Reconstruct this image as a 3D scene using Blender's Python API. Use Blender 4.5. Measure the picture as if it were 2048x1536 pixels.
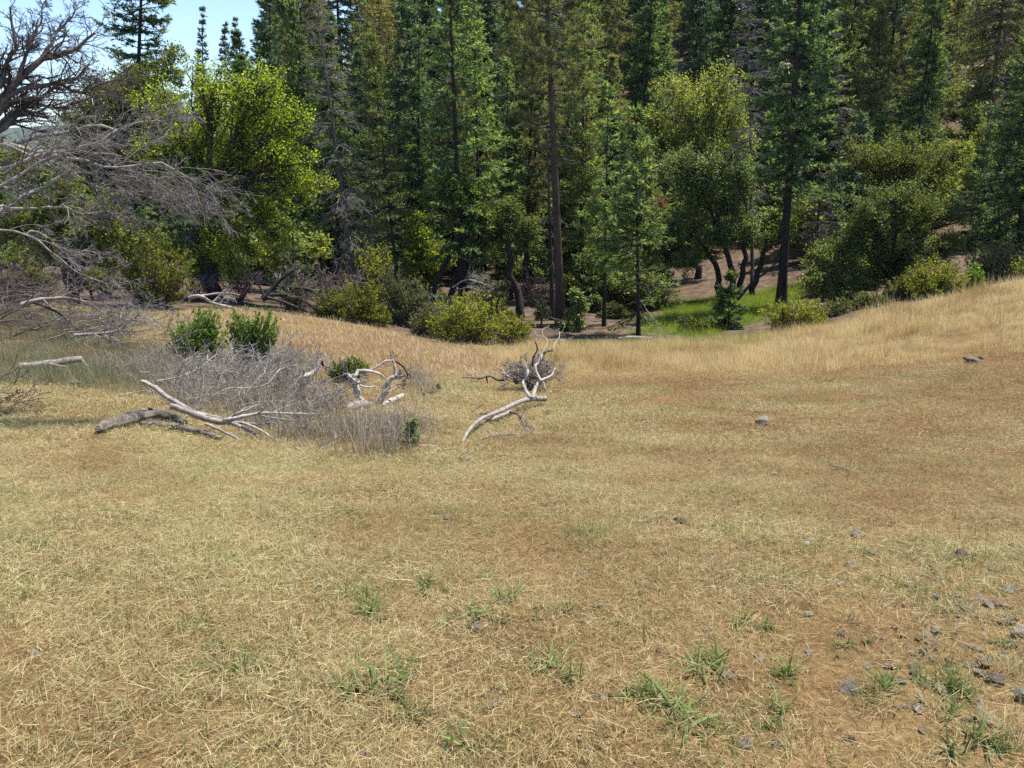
import bpy, math, random
import numpy as np
from mathutils import Vector, Matrix, Euler

for o in list(bpy.data.objects):
    bpy.data.objects.remove(o)
scene = bpy.context.scene
COL = scene.collection
R_ = math.radians

# ------------------------------------------------------------------ camera
FPX = 1547.0                       # focal length in photograph pixels (2048 wide)
PITCH = R_(17.0)
CAMZ = 1.6
cam_d = bpy.data.cameras.new("camera")
cam = bpy.data.objects.new("camera", cam_d)
COL.objects.link(cam)
cam.location = (0, 0, CAMZ)
cam.rotation_euler = (R_(90) - PITCH, 0, 0)
cam_d.sensor_fit = 'HORIZONTAL'
cam_d.sensor_width = 36.0
cam_d.lens = 36.0 * FPX / 2048.0
cam_d.clip_start = 0.05
cam_d.clip_end = 20000
scene.camera = cam

# ------------------------------------------------------------------ light
SUN_EL, SUN_AZ = R_(69), R_(66)    # azimuth measured from +Y towards +X
world = bpy.data.worlds.new("World")
scene.world = world
world.use_nodes = True
wn = world.node_tree.nodes
sky = wn.new('ShaderNodeTexSky')
sky.sky_type = 'NISHITA'
sky.sun_disc = False
sky.sun_elevation = SUN_EL
sky.sun_rotation = SUN_AZ
sky.altitude = 1500
sky.air_density = 1.0
sky.dust_density = 0.0
sky.ozone_density = 3.0
wn['Background'].inputs['Strength'].default_value = 0.125
world.node_tree.links.new(sky.outputs[0], wn['Background'].inputs['Color'])
sun_d = bpy.data.lights.new("sun", 'SUN')
sun_d.energy = 4.4
sun_d.angle = R_(0.53)
sun_d.color = (1.0, 0.95, 0.87)
sun = bpy.data.objects.new("sun", sun_d)
COL.objects.link(sun)
S = Vector((math.sin(SUN_AZ) * math.cos(SUN_EL), math.cos(SUN_AZ) * math.cos(SUN_EL), math.sin(SUN_EL)))
sun.rotation_euler = S.to_track_quat('Z', 'Y').to_euler()
sun.location = S * 200
scene.view_settings.view_transform = 'Standard'
scene.view_settings.look = 'None'
scene.view_settings.exposure = 0.95
scene.view_settings.gamma = 1.0
scene.view_settings.use_curve_mapping = False
cy = scene.cycles
cy.max_bounces = 6
cy.diffuse_bounces = 3
cy.glossy_bounces = 2
cy.transmission_bounces = 4
cy.transparent_max_bounces = 4
cy.volume_bounces = 0
cy.sample_clamp_indirect = 6
cy.use_denoising = False

# ------------------------------------------------------------------ pixel <-> place
CP, SP = math.cos(PITCH), math.sin(PITCH)
def P(px, py, Y):
    """point that the photograph shows at pixel (px, py), Y metres ahead of the camera"""
    u = (np.asarray(px, float) - 1024) / FPX
    v = (768 - np.asarray(py, float)) / FPX
    dy = CP + v * SP
    t = Y / dy
    return np.stack([u * t, np.zeros_like(t) + Y, CAMZ + t * (-SP + v * CP)], -1)
def proj(p):
    p = np.asarray(p, float)
    x, y, z = p[..., 0], p[..., 1], p[..., 2] - CAMZ
    d = y * CP - z * SP
    h = y * SP + z * CP
    return np.stack([1024 + FPX * x / d, 768 - FPX * h / d], -1)

# ------------------------------------------------------------------ terrain
CTRL = [(-900,1536,1.85),(200,1536,1.85),(1024,1536,1.85),(1900,1536,1.85),(3000,1536,1.85),
 (-700,1200,3.0),(300,1200,3.0),(1024,1200,3.0),(1800,1200,3.0),(2800,1200,3.0),
 (-300,1000,5.0),(500,1000,5.0),(1024,1000,5.0),(1600,1000,5.0),(2500,1000,4.9),
 (-200,900,7.2),(500,900,7.4),(1024,900,7.5),(1600,900,7.5),(2300,900,7.2),
 (0,800,10.2),(500,800,11.2),(1024,800,12),(1600,800,11.6),(2200,800,10.6),
 (0,740,13.4),(500,740,15),(1024,740,16.5),(1500,740,16.2),(1800,728,15),(2048,715,14),(2300,700,13.5),
 (0,680,17),(500,685,18.5),(800,690,20),(1024,692,22),(1400,692,22.5),(1700,668,20.5),(2048,640,16.5),(2300,620,15.5),
 (1560,668,25),(1700,640,24),(1900,598,22.5),(2060,566,21.5),(2300,530,20.5),
 (1850,596,28),(2060,575,28),(2300,560,28),
 (540,640,22),(700,655,23),(880,678,24),(250,625,22),(100,615,21),(-150,620,20),
 (1100,655,29),(1280,672,27),(1560,615,33),(1350,640,32),(1450,612,36),(800,640,28),(600,610,30),(430,590,29),(150,590,27),
 (1000,560,46),(1350,560,46),(1620,490,50),(800,560,48),(1900,480,46),(2200,470,46),(500,560,48),(200,520,48),(-300,500,48),
 (1860,168,92),(1860,164,96),(2200,150,92),(1500,165,92),(1100,160,95),(800,200,95),(560,320,90),
 (1900,330,66),(2200,320,66),(1500,400,66),(1000,440,68),(600,500,68),(250,470,68),(-300,455,68),
 (300,400,100),(-200,420,100),(1860,30,130),(2600,0,130),(1300,20,135),(800,90,140),(400,340,140),(-400,400,140)]
_cx = np.array([P(a, b, c) for a, b, c in CTRL])
_sx = np.stack([_cx[:, 0], _cx[:, 1]], 1)
# distances are measured on a log-like depth so that near detail and far detail weigh alike
def warp(x, y):
    d = np.sqrt(np.maximum(y + 6.0, 0.5) ** 2)
    return np.stack([x / (d + 4.0) * 2.2, np.log(d)], -1)
_w = warp(_sx[:, 0], _sx[:, 1])
def tps(r):
    return np.where(r > 1e-9, r * r * np.log(np.maximum(r, 1e-9)), 0.0)
_n = len(CTRL)
_A = np.zeros((_n + 3, _n + 3))
_A[:_n, :_n] = tps(np.linalg.norm(_w[:, None] - _w[None], axis=2)) + np.eye(_n) * 0.004
_A[:_n, _n] = 1; _A[:_n, _n + 1:] = _w
_A[_n, :_n] = 1; _A[_n + 1:, :_n] = _w.T
_b = np.zeros(_n + 3); _b[:_n] = _cx[:, 2]
_c = np.linalg.solve(_A, _b)
def hsh(ix, iy, s):
    h = np.sin(ix * 127.1 + iy * 311.7 + s * 74.7) * 43758.5453
    return h - np.floor(h)
def vnoise(x, y, s=0):
    ix, iy = np.floor(x), np.floor(y)
    fx, fy = x - ix, y - iy
    fx = fx * fx * (3 - 2 * fx); fy = fy * fy * (3 - 2 * fy)
    a = hsh(ix, iy, s); b = hsh(ix + 1, iy, s); c = hsh(ix, iy + 1, s); d = hsh(ix + 1, iy + 1, s)
    return (a * (1 - fx) + b * fx) * (1 - fy) + (c * (1 - fx) + d * fx) * fy - 0.5
def gh(x, y):
    x = np.asarray(x, float); y = np.asarray(y, float)
    shp = np.broadcast(x, y).shape
    x = np.broadcast_to(x, shp).ravel(); y = np.broadcast_to(y, shp).ravel()
    out = np.empty(len(x))
    for i in range(0, len(x), 20000):
        yy = np.clip(y[i:i+20000], -3.0, 140.0)
        lim = 0.95 * (yy + 10) + 2
        xx = np.clip(x[i:i+20000], -lim, lim)
        w = warp(xx, yy)
        r = np.linalg.norm(w[:, None] - _w[None], axis=2)
        out[i:i+20000] = tps(r) @ _c[:_n] + _c[_n] + w @ _c[_n + 1:]
    # beyond the modelled hillside the land drops away on the left and behind
    far = np.maximum(np.hypot(x, y - 60) - 110, 0)
    out = out - 40 * (1 - np.exp(-far / 200.0))
    out = out + 0.06 * vnoise(x * 0.9, y * 0.9, 1) + 0.045 * vnoise(x * 3.1, y * 3.1, 2) + 0.022 * vnoise(x * 8, y * 8, 3)
    return out.reshape(shp)
def gz(x, y):
    return float(gh(np.array([x]), np.array([y]))[0])
def on_ground(px, py, lo=1.2, hi=150.0):
    """where the line of sight through pixel (px, py) meets the ground"""
    Ys = np.exp(np.linspace(math.log(lo), math.log(hi), 400))
    p = P(np.full(400, px), np.full(400, py), Ys)
    below = p[:, 2] < gh(p[:, 0], p[:, 1])
    k = int(np.argmax(below)) if below.any() else 399
    a, b = Ys[max(k - 1, 0)], Ys[k]
    for _ in range(18):
        m = 0.5 * (a + b); q = P(px, py, m)
        if q[2] < gz(q[0], q[1]): b = m
        else: a = m
    q = P(px, py, b); q[2] = gz(q[0], q[1])
    return q
def base_at(px, Y):
    py = 620.0
    for _ in range(4):
        q = P(px, py, Y); z = gz(q[0], Y)
        py = proj((q[0], Y, z))[1]
    return np.array([q[0], Y, z])
def normals(x, y, e=0.15):
    dx = (gh(x + e, y) - gh(x - e, y)) / (2 * e)
    dy = (gh(x, y + e) - gh(x, y - e)) / (2 * e)
    n = np.stack([-dx, -dy, np.ones_like(dx)], -1)
    return n / np.linalg.norm(n, axis=1)[:, None]
def inpoly(x, y, poly):
    c = np.zeros(len(x), bool); j = len(poly) - 1
    for i in range(len(poly)):
        xi, yi = poly[i]; xj, yj = poly[j]
        if yi != yj:
            c ^= ((yi > y) != (yj > y)) & (x < (xj - xi) * (y - yi) / (yj - yi) + xi)
        j = i
    return c
def ground_poly(pts):
    return [tuple(on_ground(a, b)[:2]) for a, b in pts]

# ------------------------------------------------------------------ mesh helpers
def nrm(a):
    return a / np.maximum(np.linalg.norm(a, axis=-1, keepdims=True), 1e-9)
class MB:
    def __init__(s):
        s.v = []; s.q = []; s.t = []; s.n = 0
    def add(s, v, quads=None, tris=None):
        v = np.asarray(v, float).reshape(-1, 3)
        if quads is not None and len(quads): s.q.append(np.asarray(quads, np.int64).reshape(-1, 4) + s.n)
        if tris is not None and len(tris): s.t.append(np.asarray(tris, np.int64).reshape(-1, 3) + s.n)
        s.v.append(v); s.n += len(v)
    def tubes(s, pts, rad, sides=5, cap=False, flute=None):
        """pts (B,K,3), rad (B,K): a batch of tapering tubes"""
        pts = np.asarray(pts, float); rad = np.asarray(rad, float)
        if pts.ndim == 2: pts = pts[None]; rad = rad[None]
        B, K, _ = pts.shape
        T = np.empty_like(pts)
        T[:, 1:-1] = pts[:, 2:] - pts[:, :-2]; T[:, 0] = pts[:, 1] - pts[:, 0]; T[:, -1] = pts[:, -1] - pts[:, -2]
        T = nrm(T)
        main = np.abs(pts[:, -1] - pts[:, 0])
        ref = np.eye(3)[np.argmin(main, axis=1)][:, None, :]
        U = nrm(np.cross(T, ref)); V = np.cross(T, U)
        th = np.arange(sides) * 2 * math.pi / sides
        rr = rad[:, :, None] * np.ones(sides)
        if flute is not None: rr = rr * flute(th, K)
        ring = (U[:, :, None] * np.cos(th)[None, None, :, None] + V[:, :, None] * np.sin(th)[None, None, :, None])
        v = pts[:, :, None] + ring * rr[..., None]
        k = np.arange(K - 1)[:, None]; j = np.arange(sides)[None]
        f = np.stack([k * sides + j, k * sides + (j + 1) % sides, (k + 1) * sides + (j + 1) % sides, (k + 1) * sides + j], -1).reshape(-1, 4)
        f = (np.arange(B)[:, None, None] * (K * sides) + f[None]).reshape(-1, 4)
        s.add(v, quads=f)
        if cap:
            for e in (0, K - 1):
                c = pts[:, e]
                for b in range(B):
                    ringv = v[b, e]
                    tr = [(sides, i, (i + 1) % sides) if e else (sides, (i + 1) % sides, i) for i in range(sides)]
                    s.add(np.vstack([ringv, c[b:b+1]]), tris=tr)
    def leaves(s, p, d, side, L, W):
        """rhombic leaves (one quad each)"""
        L = np.asarray(L)[:, None]; W = np.asarray(W)[:, None]
        v = np.stack([p, p + d * L * .45 + side * W * .5, p + d * L, p + d * L * .45 - side * W * .5], 1)
        s.add(v, quads=np.arange(len(p) * 4).reshape(-1, 4))
    def needles(s, p, d, side, L, W):
        L = np.asarray(L)[:, None]; W = np.asarray(W)[:, None]
        v = np.stack([p - side * W * .5, p + side * W * .5, p + d * L], 1)
        s.add(v, tris=np.arange(len(p) * 3).reshape(-1, 3))
    def mesh(s, name, mat, origin=(0, 0, 0), smooth=False):
        me = bpy.data.meshes.new(name)
        v = np.vstack(s.v) - np.asarray(origin, float)
        q = np.vstack(s.q) if s.q else np.zeros((0, 4), np.int64)
        t = np.vstack(s.t) if s.t else np.zeros((0, 3), np.int64)
        me.vertices.add(len(v)); me.vertices.foreach_set('co', v.astype(np.float32).ravel())
        loops = np.concatenate([q.ravel(), t.ravel()]).astype(np.int32)
        tot = np.concatenate([np.full(len(q), 4), np.full(len(t), 3)]).astype(np.int32)
        start = np.concatenate([[0], np.cumsum(tot)[:-1]]).astype(np.int32)
        me.loops.add(len(loops)); me.loops.foreach_set('vertex_index', loops)
        me.polygons.add(len(tot)); me.polygons.foreach_set('loop_start', start)
        try: me.polygons.foreach_set('loop_total', tot)
        except Exception: pass
        if smooth: me.polygons.foreach_set('use_smooth', np.ones(len(tot), bool))
        me.update(calc_edges=True)
        me.validate()
        if mat: me.materials.append(mat)
        return me
    def build(s, name, mat, parent=None, origin=(0, 0, 0), smooth=False):
        if not s.v: return None
        o = bpy.data.objects.new(name, s.mesh(name, mat, origin, smooth))
        COL.objects.link(o)
        if parent is not None: o.parent = parent
        return o
def tag(o, label=None, cat=None, group=None, kind=None):
    if label: o['label'] = label
    if cat: o['category'] = cat
    if group: o['group'] = group
    if kind: o['kind'] = kind
    return o
def thing(name, loc, label, cat, group=None):
    o = bpy.data.objects.new(name, None)
    o.empty_display_size = 0.2
    COL.objects.link(o); o.location = loc
    return tag(o, label, cat, group)
def copy_thing(root, loc, rz, sc, label=None, group=None):
    r = root.copy(); COL.objects.link(r)
    r.location = loc; r.rotation_euler = (0, 0, rz); r.scale = sc
    if label: r['label'] = label
    if group: r['group'] = group
    for ch in root.children:
        c = ch.copy(); COL.objects.link(c); c.parent = r
    return r

# ------------------------------------------------------------------ materials
def new_mat(name):
    m = bpy.data.materials.new(name); m.use_nodes = True
    nt = m.node_tree; b = nt.nodes['Principled BSDF']
    return m, nt, b, nt.links.new
def ramp(nt, stops, interp='LINEAR'):
    r = nt.nodes.new('ShaderNodeValToRGB')
    r.color_ramp.interpolation = interp
    e = r.color_ramp.elements
    while len(e) < len(stops): e.new(0.5)
    for k, (p, c) in enumerate(stops):
        e[k].position = p; e[k].color = (*c, 1)
    return r
def noise(nt, link, scale, detail=4, rough=.6, vec=None, stretch=None):
    n = nt.nodes.new('ShaderNodeTexNoise')
    n.inputs['Scale'].default_value = scale; n.inputs['Detail'].default_value = detail; n.inputs['Roughness'].default_value = rough
    if vec is not None:
        if stretch:
            mp = nt.nodes.new('ShaderNodeMapping'); mp.inputs['Scale'].default_value = stretch
            link(vec, mp.inputs['Vector']); vec = mp.outputs[0]
        link(vec, n.inputs['Vector'])
    return n
def mixc(nt, link, fac, a, b, mode='MIX'):
    m = nt.nodes.new('ShaderNodeMix'); m.data_type = 'RGBA'; m.blend_type = mode
    for sock, val in ((m.inputs[0], fac), (m.inputs[6], a), (m.inputs[7], b)):
        if isinstance(val, (int, float)): sock.default_value = val
        elif isinstance(val, tuple): sock.default_value = (*val, 1)
        else: link(val, sock)
    return m.outputs[2]
def foliage(name, c1, c2, c3, trans=.4, spec=.35, rough=.55, obj_var=.25, thru=(2.5, 2.2, .8)):
    """leaf or needle material: every leaf its own shade, every plant its own tint, light shining through"""
    m, nt, b, link = new_mat(name)
    g = nt.nodes.new('ShaderNodeNewGeometry')
    r = ramp(nt, [(0.0, c1), (0.55, c2), (1.0, c3)])
    link(g.outputs['Random Per Island'], r.inputs[0])
    oi = nt.nodes.new('ShaderNodeObjectInfo')
    hs = nt.nodes.new('ShaderNodeHueSaturation')
    mr = nt.nodes.new('ShaderNodeMapRange')
    mr.inputs[3].default_value = 1 - obj_var; mr.inputs[4].default_value = 1 + obj_var
    link(oi.outputs['Random'], mr.inputs[0]); link(mr.outputs[0], hs.inputs['Value'])
    link(r.outputs[0], hs.inputs['Color'])
    link(hs.outputs[0], b.inputs['Base Color'])
    b.inputs['Roughness'].default_value = rough
    b.inputs['Specular IOR Level'].default_value = spec
    if trans > 0:
        tr = nt.nodes.new('ShaderNodeBsdfTranslucent')
        tc = mixc(nt, link, 1.0, hs.outputs[0], thru, 'MULTIPLY')
        link(tc, tr.inputs['Color'])
        mx = nt.nodes.new('ShaderNodeMixShader'); mx.inputs[0].default_value = trans
        link(b.outputs[0], mx.inputs[1]); link(tr.outputs[0], mx.inputs[2])
        link(mx.outputs[0], nt.nodes['Material Output'].inputs['Surface'])
    return m
def wood(name, dark, light, scale=6, stretch=(1, 1, 1), bump=.4, rough=.85):
    m, nt, b, link = new_mat(name)
    tc = nt.nodes.new('ShaderNodeTexCoord')
    n = noise(nt, link, scale, 6, .7, tc.outputs['Object'], stretch)
    n2 = noise(nt, link, scale * .3, 3, .6, tc.outputs['Object'])
    r = ramp(nt, [(0.3, dark), (0.7, light)]); link(n.outputs[0], r.inputs[0])
    r2 = ramp(nt, [(0.3, (.62, .6, .58)), (0.7, (1.1, 1.1, 1.1))]); link(n2.outputs[0], r2.inputs[0])
    c = mixc(nt, link, 1.0, r.outputs[0], r2.outputs[0], 'MULTIPLY')
    n4 = noise(nt, link, scale * 1.7, 8, .75, tc.outputs['Object'], (.5, 1.6, 1.0))
    r4 = ramp(nt, [(.36, (.30, .27, .24)), (.45, (.95, .94, .93)), (.6, (1.08, 1.08, 1.08))]); link(n4.outputs[0], r4.inputs[0])
    c = mixc(nt, link, 1.0, c, r4.outputs[0], 'MULTIPLY')
    link(c, b.inputs['Base Color']); b.inputs['Roughness'].default_value = rough
    b.inputs['Specular IOR Level'].default_value = .25
    bp = nt.nodes.new('ShaderNodeBump'); bp.inputs['Strength'].default_value = bump; bp.inputs['Distance'].default_value = .02
    link(n.outputs[0], bp.inputs['Height']); link(bp.outputs[0], b.inputs['Normal'])
    return m
M = {}
M['fir'] = foliage('fir_needles', (0.0283, 0.0598, 0.0344), (0.0622, 0.1173, 0.0529), (0.1178, 0.1782, 0.0767), .45, thru=(2.3, 2.0, .80))
M['fir_light'] = foliage('light_fir_needles', (0.0486, 0.0897, 0.0354), (0.0992, 0.1564, 0.0607), (0.167, 0.2242, 0.0886), .48, thru=(2.3, 2.0, .80))
M['fir_blue'] = foliage('bluish_fir_needles', (0.0286, 0.055, 0.044), (0.0594, 0.099, 0.0704), (0.1045, 0.1485, 0.0968), .4, thru=(2.3, 2.0, .80))
M['pine'] = foliage('pine_needles', (0.078, 0.0984, 0.048), (0.15, 0.174, 0.084), (0.252, 0.264, 0.138), .45, thru=(2.3, 2.0, .80))
M['pine_pale'] = foliage('pale_pine_needles', (0.0688, 0.0938, 0.035), (0.15, 0.175, 0.0562), (0.25, 0.2625, 0.0938), .4, thru=(2.3, 2.0, .80))
M['golden'] = foliage('golden_cones', (.10, .08, .03), (.20, .16, .06), (.30, .25, .11), .3)
M['rust'] = foliage('rust_needles', (.16, .06, .03), (.24, .10, .05), (.32, .15, .08), .3)
M['oak_bright'] = foliage('bright_oak_leaves', (0.0845, 0.13, 0.0156), (0.1625, 0.2275, 0.0234), (0.26, 0.3315, 0.039), .55)
M['oak_olive'] = foliage('olive_leaves', (0.065, 0.0925, 0.0225), (0.125, 0.16, 0.0375), (0.2, 0.2313, 0.06), .46)
M['oak_dark'] = foliage('live_oak_leaves', (0.052, 0.0832, 0.026), (0.1066, 0.1456, 0.0442), (0.182, 0.221, 0.0715), .42, .3, .5)
M['madrone'] = foliage('madrone_leaves', (0.0728, 0.119, 0.0532), (0.147, 0.2072, 0.0896), (0.252, 0.308, 0.147), .42, .3, .5)
M['maple'] = foliage('pale_maple_leaves', (0.0938, 0.1313, 0.035), (0.1875, 0.2313, 0.0625), (0.2875, 0.325, 0.1125), .45)
M['manzanita'] = foliage('manzanita_leaves', (0.0813, 0.1125, 0.0175), (0.1688, 0.2025, 0.025), (0.275, 0.2875, 0.045), .45)
M['shrub_grey'] = foliage('grey_green_leaves', (0.075, 0.1, 0.0438), (0.1438, 0.1688, 0.0775), (0.225, 0.25, 0.125), .38)
M['shrub_green'] = foliage('fresh_green_leaves', (0.0562, 0.1187, 0.0225), (0.1125, 0.2063, 0.035), (0.1875, 0.2937, 0.0625), .45)
M['fir_tip'] = foliage('fresh_fir_tips', (0.0714, 0.126, 0.0469), (0.1326, 0.204, 0.0759), (0.204, 0.282, 0.1173), .48, thru=(2.3, 2.0, .80))
M['fir_blue_tip'] = foliage('bluish_fir_tips', (0.0561, 0.1045, 0.0665), (0.0982, 0.1595, 0.0968), (0.1496, 0.22, 0.1392), .45, thru=(2.3, 2.0, .80))
M['twig_shade'] = foliage('silhouette_twigs', (.035, .028, .026), (.080, .066, .060), (.15, .125, .115), 0, .2, .9, .1)  # twigs of the upper limbs, silhouette shade painted into the colour
M['dead_shade'] = wood('silhouette_limb', (.055, .044, .038), (.20, .17, .15), 14)  # shaded copy of the dead wood, for limbs silhouetted against the sky
M['bark_dark'] = wood('dark_bark', (.018, .015, .013), (.055, .046, .040), 9, (1, 1, .25))
M['bark_pine'] = wood('pine_bark', (.045, .033, .026), (.125, .092, .074), 8, (1, 1, .3), .8)
M['bark_grey'] = wood('grey_bark', (.070, .060, .055), (.185, .165, .155), 8, (1, 1, .3))
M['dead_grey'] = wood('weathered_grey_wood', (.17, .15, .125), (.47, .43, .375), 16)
M['log'] = wood('grooved_log_wood', (.060, .045, .034), (.36, .31, .25), 30, (.10, .8, 1.0), .9)
M['dead_white'] = wood('bleached_white_wood', (.36, .325, .28), (.66, .62, .55), 14)
M['dead_brown'] = wood('dead_brown_wood', (.10, .080, .070), (.26, .22, .20), 14)
M['dead_dark'] = wood('black_wood', (.022, .019, .018), (.075, .065, .060), 12)
M['twig_grey'] = foliage('grey_twigs', (.10, .085, .078), (.20, .175, .165), (.33, .30, .28), 0, .2, .9, .1)
M['twig_pale'] = foliage('pale_twigs', (.13, .115, .105), (.25, .225, .205), (.40, .37, .34), 0, .2, .9, .1)
M['twig_brown'] = foliage('brown_twigs', (.075, .050, .048), (.15, .105, .10), (.25, .19, .175), 0, .2, .9, .1)

# ------------------------------------------------------------------ the meadow and the hillside
TALL = ground_poly([(1060, 744), (1250, 748), (1500, 748), (1650, 744), (1760, 734), (1900, 722), (2200, 704), (2200, 549), (2060, 566), (1900, 598), (1700, 640), (1560, 672), (1490, 684), (1400, 690), (1250, 690), (1050, 694), (960, 700)])
SLOPE = ground_poly([(1060, 744), (960, 700), (900, 692), (780, 664), (690, 650), (560, 630), (380, 628), (330, 640), (420, 690), (560, 700), (720, 735), (860, 745), (960, 752)])
BRUSH = ground_poly([(200, 740), (330, 724), (560, 712), (615, 722), (600, 785), (660, 815), (690, 838), (860, 855), (850, 905), (720, 925), (600, 905), (480, 862), (330, 800), (250, 770)])
BRUSHB = ground_poly([(812, 752), (868, 748), (884, 790), (830, 800), (800, 780)])
GREENP = ground_poly([(1290, 668), (1335, 610), (1400, 598), (1500, 592), (1560, 574), (1610, 570), (1600, 600), (1530, 628), (1480, 655), (1420, 672)])
WOODS = ground_poly([(-400, 610), (250, 622), (540, 628), (700, 645), (800, 664), (900, 690), (1050, 694), (1250, 690), (1400, 690), (1500, 680), (1560, 668), (1700, 638), (1900, 597), (2060, 566), (2600, 540)]) + [(130, 140), (-130, 140)]

SAGE = ground_poly([(-200, 616), (100, 622), (235, 640), (250, 690), (320, 690), (420, 720), (300, 740), (330, 790), (240, 790), (60, 770), (-200, 780)])
def axis(lo, hi, step, mid0, mid1):
    """coordinates: even in [mid0, mid1], spreading out to lo and hi"""
    a = list(np.arange(mid0, mid1, step)); d = step
    x = mid1
    while x < hi: a.append(x); d *= 1.09; x += d
    a.append(hi); d = step; x = mid0; left = []
    while x > lo: d *= 1.09; x -= d; left.append(max(x, lo))
    return np.array(sorted(set(left + a)))
gx = axis(-4000, 4000, .14, -9, 9)
gy = axis(-600, 5000, .12, .8, 20)
GX, GY = np.meshgrid(gx, gy)
GZ = gh(GX, GY)
mb = MB()
nx, ny = len(gx), len(gy)
i, j = np.meshgrid(np.arange(nx - 1), np.arange(ny - 1))
k = j * nx + i
mb.add(np.stack([GX, GY, GZ], -1), quads=np.stack([k, k + 1, k + nx + 1, k + nx], -1))

gm, nt, b, link = new_mat('meadow_soil')
geo = nt.nodes.new('ShaderNodeNewGeometry')
pos = geo.outputs['Position']
n1 = noise(nt, link, .35, 5, .6, pos); n2 = noise(nt, link, 2.2, 5, .65, pos); n3 = noise(nt, link, 40, 4, .7, pos)
r1 = ramp(nt, [(.35, (.23, .17, .088)), (.55, (.20, .132, .066)), (.72, (.20, .118, .058))]); link(n1.outputs[0], r1.inputs[0])
r2 = ramp(nt, [(.3, (.62, .58, .5)), (.7, (1.2, 1.15, 1.05))]); link(n2.outputs[0], r2.inputs[0])
r3 = ramp(nt, [(.25, (.45, .42, .38)), (.5, (.9, .88, .85)), (.75, (1.5, 1.45, 1.3))]); link(n3.outputs[0], r3.inputs[0])
c = mixc(nt, link, 1, r1.outputs[0], r2.outputs[0], 'MULTIPLY')
c = mixc(nt, link, .9, c, r3.outputs[0], 'MULTIPLY')
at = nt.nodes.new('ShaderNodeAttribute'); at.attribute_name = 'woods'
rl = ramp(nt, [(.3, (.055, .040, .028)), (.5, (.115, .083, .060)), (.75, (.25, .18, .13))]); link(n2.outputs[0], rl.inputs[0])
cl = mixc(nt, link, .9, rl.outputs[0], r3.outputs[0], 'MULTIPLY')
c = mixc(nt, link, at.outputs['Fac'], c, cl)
at2 = nt.nodes.new('ShaderNodeAttribute'); at2.attribute_name = 'green'
c = mixc(nt, link, at2.outputs['Fac'], c, (.075, .11, .02))
link(c, b.inputs['Base Color']); b.inputs['Roughness'].default_value = .95; b.inputs['Specular IOR Level'].default_value = .1
bp = nt.nodes.new('ShaderNodeBump'); bp.inputs['Strength'].default_value = .6; bp.inputs['Distance'].default_value = .03
link(n3.outputs[0], bp.inputs['Height']); link(bp.outputs[0], b.inputs['Normal'])

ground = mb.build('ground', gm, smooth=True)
tag(ground, kind='structure')
fx, fy = GX.ravel(), GY.ravel()
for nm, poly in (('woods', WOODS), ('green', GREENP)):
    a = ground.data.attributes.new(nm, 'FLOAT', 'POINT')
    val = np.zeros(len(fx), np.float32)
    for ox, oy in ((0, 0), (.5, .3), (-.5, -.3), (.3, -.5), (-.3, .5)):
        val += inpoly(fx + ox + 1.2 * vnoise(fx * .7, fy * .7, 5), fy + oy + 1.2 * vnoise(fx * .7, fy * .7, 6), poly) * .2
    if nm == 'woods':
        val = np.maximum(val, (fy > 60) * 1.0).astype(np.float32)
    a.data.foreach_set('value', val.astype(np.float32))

# the dirt road cut into the hillside on the right
rm, nt, b, link = new_mat('pale_dirt')
n = noise(nt, link, 1.5, 5, .7); r = ramp(nt, [(.3, (.42, .33, .23)), (.7, (.62, .52, .38))]); link(n.outputs[0], r.inputs[0]); link(r.outputs[0], b.inputs['Base Color'])
b.inputs['Roughness'].default_value = .95
mb = MB()
cen = [P(px, py, Y) for px, py, Y in ((1560, 172, 97), (1700, 168, 95), (1800, 165, 94), (1860, 163, 94), (1940, 162, 94), (2060, 160, 94), (2200, 158, 95))]
cen = np.array(cen)
v = []
for c_ in cen:
    z0 = gz(c_[0], c_[1])
    zz = max(c_[2], z0 + .05)
    v += [(c_[0], c_[1] - 3, zz - 1.2), (c_[0], c_[1] - 2, zz), (c_[0], c_[1] + 2, zz + .15), (c_[0], c_[1] + 2.6, zz + 1.4), (c_[0], c_[1] + 7, zz + 2.0)]
v = np.array(v); q = []
for a in range(len(cen) - 1):
    for e in range(4):
        q.append((a*5+e, a*5+5+e, a*5+6+e, a*5+1+e))
mb.add(v, quads=q)
tag(mb.build('dirt_road', rm, smooth=True), kind='structure')

# ------------------------------------------------------------------ grasses
protos = bpy.data.collections.new('grass_prototypes')
def ribbons(mb, p, az, el, L, W, bend, rng, seg=3):
    """curved tapering blades: p (N,3), azimuth, start elevation, length, width, bend (radians lost along the blade)"""
    n = len(p)
    pts = [p]; cur = p.copy()
    for s_ in range(seg):
        e = el - bend * (s_ + .5) / seg
        d = np.stack([np.cos(az) * np.cos(e), np.sin(az) * np.cos(e), np.sin(e)], -1)
        cur = cur + d * (L / seg)[:, None]; pts.append(cur)
    pts = np.stack(pts, 1)
    tw = rng.uniform(-.9, .9, n)
    side = np.stack([-np.sin(az) * np.cos(tw), np.cos(az) * np.cos(tw), np.sin(tw)], -1)
    V = []
    for s_ in range(seg + 1):
        w = W * (1 - .85 * (s_ / seg) ** 1.6) * .5
        V += [pts[:, s_] - side * w[:, None], pts[:, s_] + side * w[:, None]]
    V = np.stack(V, 1)
    m = 2 * (seg + 1)
    f = np.array([(2*s_, 2*s_+1, 2*s_+3, 2*s_+2) for s_ in range(seg)])
    mb.add(V.reshape(-1, 3), quads=(np.arange(n)[:, None, None] * m + f[None]).reshape(-1, 4))
    return pts
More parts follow.
